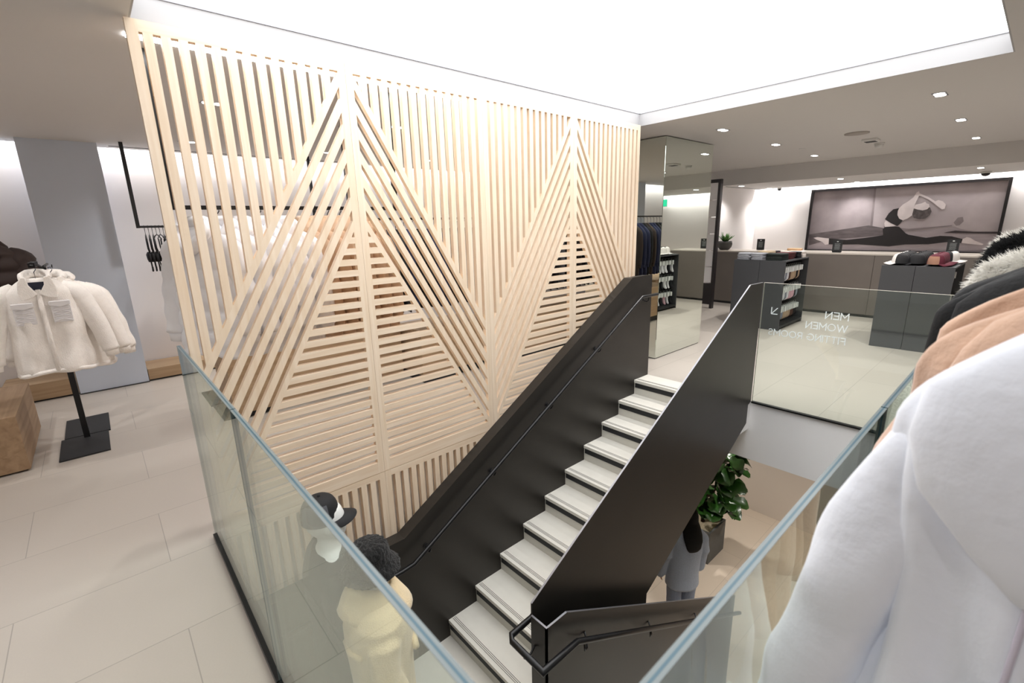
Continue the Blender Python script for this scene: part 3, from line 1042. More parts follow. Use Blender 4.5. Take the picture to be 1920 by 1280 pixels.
FC = {'grey': (158, 160, 166), 'beige': (196, 178, 150), 'charcoal': (44, 38, 40), 'cream': (222, 214, 200), 'dark green': (30, 38, 34), 'maroon': (84, 40, 42),
      'black': (26, 24, 30), 'white': (232, 224, 218), 'tan': (206, 168, 132)}
FM = {k: mat('folded_' + k.replace(' ', '_'), v, 0.9, 0, 0.06, 30, 0.3, 90) for k, v in FC.items()}
POSN = ['lowest', 'second', 'third', 'topmost']
for (c, x, y, n_, w_, d_, where) in (
        ('grey', 8.12, 3.26, 4, .26, .20, 'stack at the left corner of the cabinet top'),
        ('grey', 8.12, 3.05, 4, .26, .19, 'stack left of the beige clothes'),
        ('beige', 8.45, 3.06, 3, .26, .22, 'stack behind the grey ones'),
        ('charcoal', 8.75, 3.10, 4, .26, .24, 'stack before the desk sign'),
        ('cream', 8.78, 2.84, 4, .24, .20, 'stack at the back of the cabinet top'),
        ('dark green', 8.12, 2.78, 4, .28, .27, 'stack at the front corner of the cabinet top'),
        ('maroon', 8.42, 2.76, 4, .26, .24, 'stack behind the dark green one'),
        ('black', 8.66, 2.70, 4, .18, .16, 'stack above the open sock side'),
        ('white', 8.85, 2.68, 4, .17, .15, 'stack between the black and the tan one')):
    hh = 0.026 if n_ == 4 else 0.04
    for k in range(n_):
        folded(x + random.uniform(-.006, .006), y + random.uniform(-.006, .006), 1.1005 + k * hh, w_, d_, hh - 0.001, FM[c],
               '%s folded garment, %s in the %s' % (c, POSN[k] if k < n_ - 1 else 'topmost', where), rz=random.uniform(-.06, .06))
folded(8.95, 2.80, 1.2062, .12, .22, .035, FM['tan'], 'tan folded garment lying loose at the far back of the cabinet top')
bpy.data.objects['folded_garment'].name = 'folded_garment'
folded(8.95, 2.90, 1.1005, .11, .10, .104, FM['tan'], 'thick tan garment at the far back corner of the cabinet top')


# caps
def cap_mesh(root, crown_m, front_m, brim_m, side_m=None):
    cr = MB()
    rings = []
    n = 24
    for i in range(10):
        t = i / 9
        z = 0.125 * math.sin(t * PI / 2) ** 0.8
        r = math.cos(t * PI / 2) ** 0.55 if t < 1 else 0.02
        rings.append([(0.085 * r * math.cos(2 * PI * k / n) * (1.12 if math.cos(2 * PI * k / n) < 0 else 1.02), 0.083 * r * math.sin(2 * PI * k / n), z + 0.0) for k in range(n)])
    mis = []
    vs = [p for r in rings for p in r]
    fs = []
    for k in range(9):
        for i in range(n):
            j = (i + 1) % n
            fs.append((k * n + i, k * n + j, (k + 1) * n + j, (k + 1) * n + i))
            ang = 2 * PI * (i + .5) / n
            mis.append(1 if math.cos(ang) > 0.45 else (2 if side_m and abs(math.sin(ang)) > 0.5 and k < 5 else 0))
    fs.append([9 * n + i for i in range(n)])
    mis.append(0)
    cr.add(vs, fs, mis, True)
    cr.ball((0, 0, 0.126), 0.008, 8, 5)
    cr.build('crown', [crown_m, front_m, side_m or crown_m], root)
    br = MB()
    top, bot = [], []
    N = 14
    ins, outs = [], []
    for k in range(N + 1):
        a = -1.15 + 2.3 * k / N
        ins.append((0.084 * math.cos(a), 0.083 * math.sin(a)))
        outs.append((0.060 + 0.105 * math.cos(a * 1.12), 0.084 * math.sin(a * 1.12)))
    vs = []
    for dz in (0.004, 0.0):
        for k in range(N + 1):
            vs.append((ins[k][0], ins[k][1], dz + 0.004))
        for k in range(N + 1):
            drop = -0.016 + 0.02 * (1 - (outs[k][1] / 0.085) ** 2) - 0.006
            vs.append((outs[k][0], outs[k][1], dz + drop))
    q = N + 1
    fs = []
    for k in range(N):
        fs.append((k, k + 1, q + k + 1, q + k))
        fs.append((2 * q + k + 1, 2 * q + k, 3 * q + k, 3 * q + k + 1))
        fs.append((q + k, q + k + 1, 3 * q + k + 1, 3 * q + k))
    br.add(vs, fs, 0, True)
    br.build('brim', brim_m, root)


def cap_proto(cm, fm, bm, sm=None):
    t = bpy.data.objects.new('cap', None)
    COL.objects.link(t)
    t['category'] = 'cap'
    cap_mesh(t, cm, fm, bm, sm)
    return t


M['cap_black'] = mat('cap_black', (28, 28, 31), 0.8)
M['cap_white'] = mat('cap_white', (232, 228, 224), 0.8)
M['cap_maroon'] = mat('cap_maroon', (92, 30, 46), 0.85)
M['cap_tan'] = mat('cap_mesh_tan', (158, 118, 98), 0.9)
cp_b = cap_proto(M['cap_black'], M['cap_white'], M['cap_white'])
cp_m = cap_proto(M['cap_maroon'], M['cap_maroon'], M['cap_maroon'], M['cap_tan'])
cp_k = cap_proto(M['cap_black'], M['cap_black'], M['cap_black'])
ORD = ['nearest the stair', 'second from the stair', 'third from the stair', 'fourth from the stair', 'fifth from the stair', 'sixth from the stair', 'farthest from the stair']
for k in range(6):
    o = cp_b if k == 0 else copy_tree(cp_b)
    place(o, (7.96 + 0.13 * k, 1.225 + 0.005 * (k % 2), 1.125), PI / 2 + 0.1, 'black cap with white front and brim turned left, %s in its row' % ORD[k], 'black and white caps on the cabinet')
for k in range(6):
    o = copy_tree(cp_k) if k else cp_k
    place(o, (8.0 + 0.13 * k, 1.06, 1.125), PI / 2 + 0.15, 'plain black cap between the white-fronted and the maroon caps, %s' % ORD[k], 'plain black caps on the cabinet')
for k in range(6):
    o = cp_m if k == 0 else copy_tree(cp_m)
    place(o, (7.96 + 0.10 * k, 0.86 - 0.0 * k, 1.125), -PI / 2 - 0.12, 'maroon cap with tan mesh side, %s in its row' % ORD[k], 'maroon caps on the cabinet')
for k in range(3):
    o = copy_tree(cp_b)
    place(o, (8.50 + 0.11 * k, 0.80, 1.128), -PI / 2, 'black cap with white front turned right behind the maroon caps, %s' % ['first', 'second', 'last'][k], 'black and white caps on the cabinet')

# ================================================================ CEILING FIXTURES
def downlight(p, label):
    x, y, z = p
    t = thing('downlight', label, 'ceiling light', (x, y, z), 'twin recessed downlights')
    f = MB()
    f.box(x - 0.085, x + 0.085, y - 0.045, y + 0.045, z - 0.004, z - 0.0005)
    f.build('trim_plate', M['steel_edge'], t)
    for s in (-1, 1):
        MB().tube([(x + s * 0.040, y, z - 0.0045), (x + s * 0.040, y, z - 0.007)], 0.036, 18).build('lamp', M['lamp'], t)


DL = ['right row, nearest the light box', 'right row, second from the light box', 'right row, third, above the far cabinet', 'left row beside the mirrored column', 'left row, second, in front of the picture', 'left row, third, before the lowered ceiling']
for p, l in zip(DOWN_MAIN, DL):
    downlight(p, 'twin recessed downlight in the main ceiling, ' + l)
for p, l in zip(DOWN_LOW, ['above the right half of the desk', 'above the left end of the picture', 'close to the wall above the picture', 'above the bowl plant', 'in the far left corner']):
    downlight(p, 'twin recessed downlight in the lowered ceiling, ' + l)
for p, l in zip(DOWN_LEFT + DOWN_FILL, ['behind the first screen panel near the far wall', 'behind the first screen panel, nearer', 'behind the second screen panel near the far wall', 'behind the second screen panel, nearer',
                                          'above the cream jackets', 'above the left aisle', 'above the camera side aisle', 'added as unseen fill behind the third screen panel', 'added as unseen fill behind the fourth screen panel', 'added as unseen fill above the coat rail', 'added as unseen fill farther along above the coat rail', 'added as unseen fill at the far end above the coat rail', 'added as unseen fill behind the camera above the coat aisle']):
    downlight(p, 'twin recessed downlight ' + l)
sl = thing('linear_ceiling_light', 'long thin strip light in the ceiling just behind the slatted screen', 'ceiling light', (1.5, 3.2, CZ))
MB().box(0.33, 2.6, 3.20, 3.265, CZ - 0.006, CZ - 0.0005).build('diffuser', M['strip'], sl)

M['device'] = mat('white_plastic', (222, 222, 220), 0.5)
M['speaker_grille'] = mat('ceiling_speaker_grille', (176, 170, 164), 0.8)
solo('ceiling_speaker', MB().tube([(7.13, 1.71, CZ - 0.0005), (7.13, 1.71, CZ - 0.012)], 0.125, 32), M['speaker_grille'], 'round flat speaker grille in the main ceiling', 'speaker')
d = thing('ceiling_sensor', 'flat square white box on the ceiling beside the round speaker', 'sensor', (7.85, 1.72, CZ))
MB().box(7.76, 7.98, 1.64, 1.80, CZ - 0.03, CZ - 0.0005).build('housing', M['device'], d, 0.006)
MB().box(7.80, 7.94, 1.66, 1.78, CZ - 0.033, CZ - 0.03).build('dark_slot', M['grey_in'], d)
d = thing('smoke_detector', 'round white smoke detector hanging below the main ceiling', 'smoke detector', (8.38, 1.73, CZ))
MB().tube([(8.38, 1.73, CZ - 0.0005), (8.38, 1.73, CZ - 0.015)], 0.06, 24).build('base', M['device'], d)
MB().tube([(8.38, 1.73, CZ - 0.015), (8.38, 1.73, CZ - 0.05), (8.38, 1.73, CZ - 0.062)], [0.052, 0.048, 0.03], 24).build('cover', M['device'], d)
for (x, y, lab) in ((12.0, 4.22, 'small dome camera on the lowered ceiling near the far left corner'), (11.55, 0.84, 'dark dome camera on the lowered ceiling above the right end of the picture')):
    d = thing('dome_camera', lab, 'camera', (x, y, 2.42))
    MB().tube([(x, y, 2.4195), (x, y, 2.395)], 0.075 if y < 2 else 0.045, 24).build('base', M['device'], d)
    MB().ball((x, y, 2.39), (0.06, 0.06, 0.045) if y < 2 else (0.04, 0.04, 0.035), 20, 10).build('dome', M['frame_black'], d)
solo('sprinkler_cover', MB().tube([(7.95, 2.55, CZ - 0.0005), (7.95, 2.55, CZ - 0.006)], 0.04, 20), M['device'], 'small round cover plate in the main ceiling left of the speaker', 'cover plate')
d = thing('exit_sign', 'green lit exit sign seen only in the mirror', 'sign', (12.15, -1.0, 2.25))
MB().box(12.13, 12.19, -1.2, -0.85, 2.14, 2.34).build('housing', M['device'], d)
MB().box(12.125, 12.13, -1.19, -0.86, 2.15, 2.33).build('lit_face', emit('exit_green', (0.05, 0.75, 0.4), 1.2), d)

# ================================================================ LOWER LEVEL
pl = thing('potted_fig_tree', 'fiddle-leaf fig tree in a square grey planter on the lower floor', 'plant', (6.4, 2.87, -3.33))
px0, px1, py0, py1 = 6.14, 6.66, 2.60, 3.12
q = MB()
w2 = 0.03
q.box(px0, px1, py0, py0 + w2, -3.328, -2.80)
q.box(px0, px1, py1 - w2, py1, -3.328, -2.80)
q.box(px0, px0 + w2, py0 + w2, py1 - w2, -3.328, -2.80)
q.box(px1 - w2, px1, py0 + w2, py1 - w2, -3.328, -2.80)
q.build('planter', M['planter'], pl)
MB().box(px0 + w2, px1 - w2, py0 + w2, py1 - w2, -3.3, -2.84).build('gravel', M['soil'], pl)
tk = MB()
tk.tube([(6.42, 2.85, -2.85), (6.40, 2.85, -2.6), (6.44, 2.82, -2.35), (6.42, 2.8, -2.0)], [0.035, 0.03, 0.024, 0.014], 10)
tk.tube([(6.40, 2.85, -2.62), (6.30, 2.98, -2.4), (6.25, 3.05, -2.1)], [0.022, 0.018, 0.01], 8)
tk.tube([(6.44, 2.82, -2.4), (6.55, 2.66, -2.15), (6.6, 2.6, -1.95)], [0.02, 0.015, 0.008], 8)
tk.build('trunk', M['bark'], pl)
lv = MB()
rnd = random.Random(11)


def fig_leaf(mb, b0, d, L, W_, roll):
    d = d.normalized()
    s = d.cross(Vector((0, 0, 1)))
    s = s.normalized() if s.length > 0.05 else Vector((1, 0, 0))
    n_ = s.cross(d).normalized()
    s = (s * math.cos(roll) + n_ * math.sin(roll)).normalized()
    n_ = s.cross(d).normalized()
    prof = [(0, .02), (.12, .38), (.25, .55), (.38, .60), (.5, .66), (.65, .92), (.8, 1.0), (.92, .75), (1.0, .12)]
    rows = []
    for (t, wf) in prof:
        c = b0 + d * L * t + n_ * (-0.35 * L * t * t)
        row = []
        for u in (-1, -.5, 0, .5, 1):
            wv = 0.06 * math.sin(t * 14 + u * 3) * abs(u)
            row.append(c + s * (u * wf * W_ / 2) + n_ * (abs(u) * 0.16 * W_ * wf + wv * W_))
        rows.append(row)
    vs = [p for r in rows for p in r]
    fs = []
    for i in range(len(rows) - 1):
        for j in range(4):
            fs.append((i * 5 + j, i * 5 + j + 1, i * 5 + j + 6, i * 5 + j + 5))
    mb.add(vs, fs, 0, True)


for k in range(92):
    a = rnd.random() * 2 * PI
    h = rnd.random()
    zc = -2.52 + h * 0.92
    cx = 6.46 + 0.15 * math.cos(a)
    cy = 2.74 + 0.15 * math.sin(a)
    d = Vector((math.cos(a), math.sin(a), rnd.uniform(-0.25, 0.75)))
    fig_leaf(lv, Vector((cx, cy, zc)), d, rnd.uniform(.24, .36), rnd.uniform(.20, .28), rnd.uniform(-.6, .6))
lv.build('foliage', M['leaf'], pl)


# ---------------------------------------------------------------- bodies
def remesh(o, vox, smooth_iter=4):
    r = o.modifiers.new('remesh', 'REMESH')
    r.mode = 'VOXEL'
    r.voxel_size = vox
    r.use_smooth_shade = True
    s = o.modifiers.new('smooth', 'SMOOTH')
    s.iterations = smooth_iter
    s.factor = 0.5


def ell(cx, cy, z, a, b, n=24, e=1.0, rot=0.0):
    out = []
    for k in range(n):
        t = 2 * PI * k / n
        c, s = math.cos(t), math.sin(t)
        x = a * math.copysign(abs(c) ** e, c)
        y = b * math.copysign(abs(s) ** e, s)
        out.append((cx + x * math.cos(rot) - y * math.sin(rot), cy + x * math.sin(rot) + y * math.cos(rot), z))
    return out


def body_mesh(rot=0.0, arms=True, hang=0.12):
    """standing adult 1.74 m facing +x, as one surface (to be voxel-joined)"""
    b = MB()
    b.loft([ell(0, 0, z, w_, d_) for (z, w_, d_) in ((0.86, .10, .15), (0.92, .12, .17), (1.0, .105, .15), (1.1, .095, .135), (1.2, .11, .15), (1.32, .12, .175), (1.40, .105, .18), (1.45, .08, .13), (1.48, .055, .07), (1.52, .05, .052), (1.58, .05, .05))])
    # head with chin, nose, ears
    b.loft([ell(dx, 0, z, a, c) for (z, dx, a, c) in ((1.515, .03, .035, .03), (1.53, .035, .06, .05), (1.56, .02, .085, .065), (1.60, .005, .097, .074), (1.65, 0, .1, .078), (1.69, -.005, .092, .073), (1.72, -.01, .07, .058), (1.74, -.012, .03, .03))])
    b.loft([ell(.098 + dx, 0, z, r, r * .8, 10) for (z, dx, r) in ((1.585, .0, .008), (1.598, .012, .014), (1.615, .006, .010), (1.64, -.004, .006))])
    for s in (-1, 1):
        b.ball((-.005, s * .078, 1.61), (.018, .009, .03), 10, 6)
        if arms:
            b.tube([(0, s * .16, 1.40), (-.005, s * .205, 1.33), (-.01, s * .225, 1.15), (.02, s * .235, 1.08), (.06, s * .245, .92), (.08, s * .245, .85)], [.05, .052, .044, .04, .032, .026], 14)
            b.tube([(.08, s * .245, .86), (.09, s * .243, .80), (.098, s * .24, .76)], [.027, .038, .034], 12, flat=.5, up=(1, 0, 0))
            for q, (dy, L, r) in enumerate(((-.026, .075, .0085), (-.009, .085, .009), (.009, .08, .009), (.026, .062, .008))):
                b.tube([(.095 + dy, s * .24, .765), (.10 + dy, s * .238, .765 - L * .5), (.10 + dy, s * .225, .765 - L)], [r + .001, r, r * .8], 8)
            b.tube([(.115, s * .235, .82), (.14, s * .228, .79), (.145, s * .222, .755)], [.012, .010, .008], 8)
        b.tube([(0, s * .085, .90), (.005, s * .09, .75), (.005, s * .095, .50), (0, s * .095, .46), (-.015, s * .095, .30), (-.01, s * .095, .09)], [.095, .085, .058, .055, .055, .036], 14)
        b.tube([(-.04, s * .095, .045), (.03, s * .1, .04), (.12, s * .105, .03), (.17, s * .105, .025)], [.036, .042, .035, .02], 12, flat=.75)
    return b


def shirt_mesh(loose=1.18, z0=0.80, z1=1.46, sleeve=0.90, seed=0):
    """loose top following the body, facing +x"""
    b = MB()
    R = []
    prof = [(0.0, .135, .185), (.04, .145, .20), (.2, .14, .195), (.4, .145, .20), (.6, .15, .205), (.78, .15, .215), (.88, .135, .215), (.95, .105, .17), (1.0, .075, .085)]
    for (t, a, c) in prof:
        z = z0 + (z1 - z0) * t
        ring = []
        for k, p in enumerate(ell(0, 0, z, a * loose / 1.18, c * loose / 1.18, 32)):
            n_ = 1 + .05 * noise.noise(Vector((p[0] * 9 + seed, p[1] * 9, z * 7))) * (1 - t * .5)
            ring.append((p[0] * n_, p[1] * n_, z))
        R.append(ring)
    b.loft(R)
    for s in (-1, 1):
        b.tube([(0, s * .15, 1.39), (-.01, s * .215, 1.31), (-.015, s * .245, 1.15), (.02, s * .255, 1.06), (.06, s * .265, sleeve), (.075, s * .265, sleeve - .06)], [.075, .085, .075, .07, .062, .040], 18, wob=.12, seed=seed)
    return b


pe = thing('person', 'person with long black hair in a grey sweatshirt walking on the lower floor', 'person', (4.70, 2.30, -3.33), local=True)
o = body_mesh().build('body', M['skin'], pe)
remesh(o, 0.009, 3)
o = shirt_mesh(1.25, 0.66, 1.47, .84, 2).build('sweatshirt', M['grey_sweat'], pe)
remesh(o, 0.009, 3)
hm = MB()
hm.loft([ell(dx, -.03, z, a, c) for (z, dx, a, c) in ((1.24, -.15, .012, .06), (1.29, -.155, .035, .09), (1.38, -.14, .05, .115), (1.45, -.11, .065, .12), (1.52, -.07, .085, .115), (1.60, -.025, .10, .10), (1.68, -.02, .105, .096), (1.74, -.02, .085, .08), (1.775, -.02, .03, .03))])
o = hm.build('hair', M['hair'], pe)
remesh(o, 0.009, 3)
tr = MB()
tr.loft([ell(0, 0, z, a, c) for (z, a, c) in ((.78, .12, .17), (.86, .13, .185), (.95, .125, .18), (1.0, .11, .165))])
for s in (-1, 1):
    tr.tube([(0, s * .085, .88), (.005, s * .095, .6), (0, s * .1, .3), (0, s * .1, .1)], [.105, .095, .085, .08], 16)
o = tr.build('trousers', mat('blue_grey_trousers', (140, 150, 170), 0.9, 0, 0.06, 50), pe)
remesh(o, 0.01, 3)
pe.rotation_euler = (0, 0, math.radians(58))
pe.scale = (1, 1, .98)
pe.location = (4.80, 2.33, -3.33)


# ================================================================ MANNEQUINS ON THE LANDING
M['fleece_cream'] = mat('cream_fleece', (240, 219, 178), 0.95, 0, 0.05, 30, 0.5, 120, sheen=0.4)
M['fleece_black'] = mat('black_fleece', (11, 11, 12), 0.95, 0, 0.1, 40, 1.0, 90, sheen=0.15)


def mannequin(loc, rz, outfit_m, label, scale=1.0):
    t = thing('mannequin', label, 'mannequin', loc, 'white mannequins on the stair landing', local=True)
    o = body_mesh().build('body', M['mannequin'], t)
    remesh(o, 0.009, 3)
    bt = MB()
    bt.loft([ell(0, 0, z, a, c) for (z, a, c) in ((.84, .12, .17), (.9, .125, .18), (1.0, .11, .165))])
    for s in (-1, 1):
        bt.tube([(0, s * .085, .88), (.005, s * .095, .5), (0, s * .1, .12)], [.1, .08, .06], 14)
    o = bt.build('trousers', M['dark_cloth'], t)
    remesh(o, 0.012, 2)
    MB().tube([(0, 0, 0.0), (0, 0, 0.012)], 0.19, 28).build('base', M['steel_edge'], t)
    t.rotation_euler = (0, 0, rz)
    return t


m1 = mannequin((0.735, 2.50, LZ), math.radians(-8), M['dark_cloth'], 'white mannequin wearing the black trucker cap, in dark clothes on the landing')
o = shirt_mesh(1.15, 0.78, 1.47, .86, 5).build('sweater', M['dark_cloth'], m1)
remesh(o, 0.012, 2)
tc_ = bpy.data.objects.new('trucker_cap', None)
COL.objects.link(tc_)
tag(tc_, 'black trucker cap on the left mannequin head below the slatted screen', 'cap')
cap_mesh(tc_, M['cap_black'], M['cap_black'], M['cap_black'], mat('cap_grey_mesh', (84, 86, 92), 0.8))
place(tc_, (0.722, 2.51, LZ + 1.785), math.radians(-22), scale=1.17)
m1.scale = (1.09, 1.09, 1.09)

m2 = mannequin((0.83, 2.13, LZ), math.radians(-15), M['fleece_cream'], 'white mannequin in the cream fleece jacket behind the left glass')
# thick fleece jacket: body, sleeves, collar, pockets
jk = shirt_mesh(1.42, 0.74, 1.50, .86, 9).build('fleece_jacket', M['fleece_cream'], m2)
remesh(jk, 0.010, 3)
co = MB()
rings = []
for (r, z, dx) in ((.19, 1.385, .0), (.20, 1.40, .0), (.185, 1.43, 0), (.145, 1.50, 0), (.118, 1.55, -.005), (.098, 1.555, -.005), (.09, 1.50, 0), (.09, 1.44, 0)):
    rings.append([(dx + r * math.cos(2 * PI * k / 28), r * .95 * math.sin(2 * PI * k / 28), z - .035 * math.cos(2 * PI * k / 28)) for k in range(28)])
co.loft(rings, False)
o = co.build('collar', M['fleece_cream'], jk)
yk = MB()
for s in (-1, 1):
    yk.tube([(.175, s * .05, 1.18), (.165, s * .17, 1.175)], .018, 8)
    yk.tube([(-.175, s * .01, 1.24), (-.165, s * .12, 1.25), (-.12, s * .20, 1.27)], .016, 8)
yk.build('pocket_flap', M['fleece_cream'], jk)


def bucket(label):
    t = bpy.data.objects.new('bucket_hat', None)
    COL.objects.link(t)
    tag(t, label, 'hat')
    cr = MB()
    R = []
    for (z, r) in ((-.055, .168), (-.05, .175), (-.035, .170), (-.01, .145), (.01, .122), (.03, .118), (.08, .115), (.11, .105), (.13, .085), (.14, .04)):
        R.append([(r * 1.04 * math.cos(2 * PI * k / 36) * (1 + .05 * noise.noise(Vector((math.cos(2 * PI * k / 36) * 3, math.sin(2 * PI * k / 36) * 3, z * 30)))),
                   r * math.sin(2 * PI * k / 36) * (1 + .05 * noise.noise(Vector((math.cos(2 * PI * k / 36) * 3, math.sin(2 * PI * k / 36) * 3, z * 30 + 5)))), z) for k in range(36)])
    cr.loft(R)
    o = cr.build('crown', M['fleece_black'], t)
    bm_ = o.modifiers.new('sub', 'SUBSURF')
    bm_.levels = 2
    bm_.render_levels = 2
    tx_ = bpy.data.textures.new('fur_lumps', 'CLOUDS')
    tx_.noise_scale = 0.02
    dm = o.modifiers.new('fur', 'DISPLACE')
    dm.texture = tx_
    dm.strength = 0.022
    return t


bh = bucket('fluffy black bucket hat on the mannequin in the cream jacket')
place(bh, (0.825, 2.13, LZ + 1.665), math.radians(-15), scale=.88)


# ================================================================ GARMENTS
def garment(name, label, cat, group, m, L=0.75, sw=0.21, hw=0.25, dep=0.07, sleeve_m=None, quilt=0.0, qh=0.11, hood=False, collar=False,
            seed=0, splay=0.12, slen=0.62, sr=0.065, fold=0.012, cuff_m=None, sleeves=True, pockets=None, zip_m=None, res=40):
    """hanging upper-body garment. Local: X across the shoulders, front towards -Y, z=0 at the neck, hangs down"""
    t = thing(name, label, cat, (0, 0, 0), group, local=True)
    b = MB()
    R = []
    nz = 46
    for i in range(nz + 1):
        s = i / nz
        z = -L * s
        if s < .14:
            q = s / .14
            w_ = .075 + (sw - .075) * (q ** .75)
            d_ = dep * (.45 + .4 * q)
            drop = 0
        else:
            q = (s - .14) / .86
            w_ = sw + (hw - sw) * q
            d_ = dep * (.85 + .35 * min(q * 2, 1))
        if s > .97:
            w_ *= .985
            d_ *= .9
        puff = 1.0
        if quilt:
            ph = (z / -qh) % 1.0
            puff = 1 + quilt * (abs(math.sin(PI * ph)) ** .6 - .7)
        ring = []
        for k in range(res):
            a = 2 * PI * k / res
            c, sn = math.cos(a), math.sin(a)
            x = w_ * math.copysign(abs(c) ** .8, c)
            y = d_ * math.copysign(abs(sn) ** .75, sn)
            f_ = fold * s * math.sin(a * 7 + seed + 2 * s) + fold * 1.6 * noise.noise(Vector((x * 8 + seed * 3.1, y * 8, z * 5)))
            y2 = y * (1 + (puff - 1) * 2.0) + f_ * sn
            x2 = x * (1 + (puff - 1) * .35) + f_ * .5 * c
            zz = z + (.012 * math.sin(a * 3 + seed) * s)
            ring.append((x2, y2, zz))
        R.append(ring)
    b.loft(R)
    b.build('torso', m, t)
    if sleeves:
        for sgn in (-1, 1):
            sm_ = MB()
            path, rad = [], []
            for i in range(25):
                s = i / 24
                x = sgn * (sw - .035 + splay * (s ** .8) + .02 * math.sin(s * 3))
                z = -.075 - slen * s
                y = -.01 + .02 * math.sin(s * 2.5 + seed)
                r = sr * (1.05 - .25 * s)
                if quilt:
                    r *= 1 + quilt * (abs(math.sin(PI * ((s * slen / qh) % 1))) ** .6 - .6)
                r *= 1 + .10 * noise.noise(Vector((s * 6, seed, sgn)))
                if s < .16:
                    q_ = s / .16
                    r *= .45 + .55 * math.sin(q_ * PI / 2)
                    x -= sgn * .05 * (1 - q_)
                    z += .012 * (1 - q_)
                path.append((x, y, z))
                rad.append(r)
            sm_.tube(path, rad, 20, flat=.8, up=(0, 1, 0), wob=.10, seed=seed)
            so = sm_.build('sleeve', sleeve_m or m, t)
            cu = MB()
            xe, ye, ze = path[-1]
            cu.tube([(xe, ye, ze + .01), (xe + sgn * .003, ye, ze - .02), (xe + sgn * .006, ye, ze - .055)], [rad[-1] * .95, rad[-1] * .78, rad[-1] * .74], 18, flat=.8, up=(0, 1, 0))
            cu.build('cuff', cuff_m or m, so)
    if hood:
        h = MB()
        R = []
        for (z, w_, d_, y) in ((-.27, .03, .015, .075), (-.24, .10, .035, .085), (-.17, .145, .055, .088), (-.09, .15, .065, .075), (-.02, .13, .07, .05), (.035, .10, .06, .02), (.06, .05, .03, .01)):
            ring = []
            for k in range(28):
                a = 2 * PI * k / 28
                n_ = 1 + .10 * noise.noise(Vector((math.cos(a) * 2 + seed, math.sin(a) * 2, z * 12)))
                ring.append((w_ * math.cos(a) * n_, y + d_ * math.sin(a) * n_, z))
            R.append(ring)
        h.loft(R)
        h.tube([(-.09, .0, .02), (-.105, -.055, -.04), (-.06, -.085, -.11), (0, -.088, -.14), (.06, -.085, -.11), (.105, -.055, -.04), (.09, 0, .02)], [.03, .034, .036, .036, .036, .034, .03], 12, up=(0, 1, 0))
        h.build('hood', m, t)
    if collar:
        h = MB()
        h.tube([(.085, -.055, .0), (.082, .0, .02), (.05, .055, .035), (0, .07, .04), (-.05, .055, .035), (-.082, 0, .02), (-.085, -.055, .0)], [.022, .03, .034, .035, .034, .03, .022], 12)
        for s_ in (-1, 1):
            P_ = [(s_ * x_, z_) for (x_, z_) in ((.055, .012), (.050, -.05), (.006, -.125), (.055, -.155), (.118, -.165), (.128, -.10), (.112, -.02), (.085, .02))]
            h.prism(P_, 'xz', -.105, -.070)
        h.build('collar', m, t, .012)
    return t


def M_(name, c, **k):
    return mat(name, c, **k)


M['white_puff'] = mat('white_nylon', (240, 241, 246), 0.5, 0, 0.02, 8, 0.25, 18)
M['tan_puff'] = mat('tan_nylon', (196, 166, 138), 0.5, 0, 0.04, 8, 0.2, 18)
M['brown_puff'] = mat('brown_nylon', (54, 41, 38), 0.75, 0, 0.04, 8, 0.2, 18)
M['plush_white'] = mat('white_plush', (238, 243, 254), 0.95, 0, 0.02, 14, 0.2, 45, sheen=0.3)
M['plush_tan'] = mat('tan_plush', (208, 172, 148), 0.95, 0, 0.10, 14, 0.35, 70, sheen=0.5)
M['plush_black'] = mat('black_plush', (14, 15, 18), 0.85, 0, 0.15, 14, 0.35, 70, sheen=0.03)
M['fur_white'] = mat('white_fur', (238, 236, 230), 0.95, 0, 0.04, 40, 0.8, 90, sheen=0.5)
M['teddy'] = mat('cream_teddy', (253, 248, 243), 0.95, 0, 0.04, 30, 0.45, 120, sheen=0.4)
M['nylon_pocket'] = mat('white_quilted_nylon', (232, 230, 232), 0.45)
M['navy'] = mat('navy_cloth', (36, 43, 74), 0.85)
M['black_c'] = mat('black_knit', (24, 24, 28), 0.85)
M['brown_c'] = mat('brown_knit', (58, 48, 44), 0.85)
M['grey_c'] = mat('grey_knit', (90, 92, 98), 0.85)
M['hanger'] = mat('navy_hanger', (28, 32, 52), 0.5)
RX = -PI / 2          # garment fronts turned towards -x

# ---- rail of puffer coats behind the screen
rk = thing('clothes_rail', 'black ceiling-hung rail behind the screen carrying white and tan puffers', 'clothes rail', (1.2, 3.42, 1.88))
MB().box(0.40, 0.43, 3.405, 3.435, 1.87, CZ).build('post', M['black_metal'], rk)
MB().box(1.83, 1.86, 3.405, 3.435, 1.87, CZ).build('post', M['black_metal'], rk)
MB().box(0.43, 1.83, 3.408, 3.432, 1.872, 1.896).build('bar', M['black_metal'], rk)


def hook(t, m=None):
    b = MB()
    b.tube([(0, 0, -.02), (0, 0, .07), (.0, .018, .09), (0, .012, .115), (0, -.008, .118)], .0028, 8)
    b.build('hanger_hook', m or M['black_metal'], t)


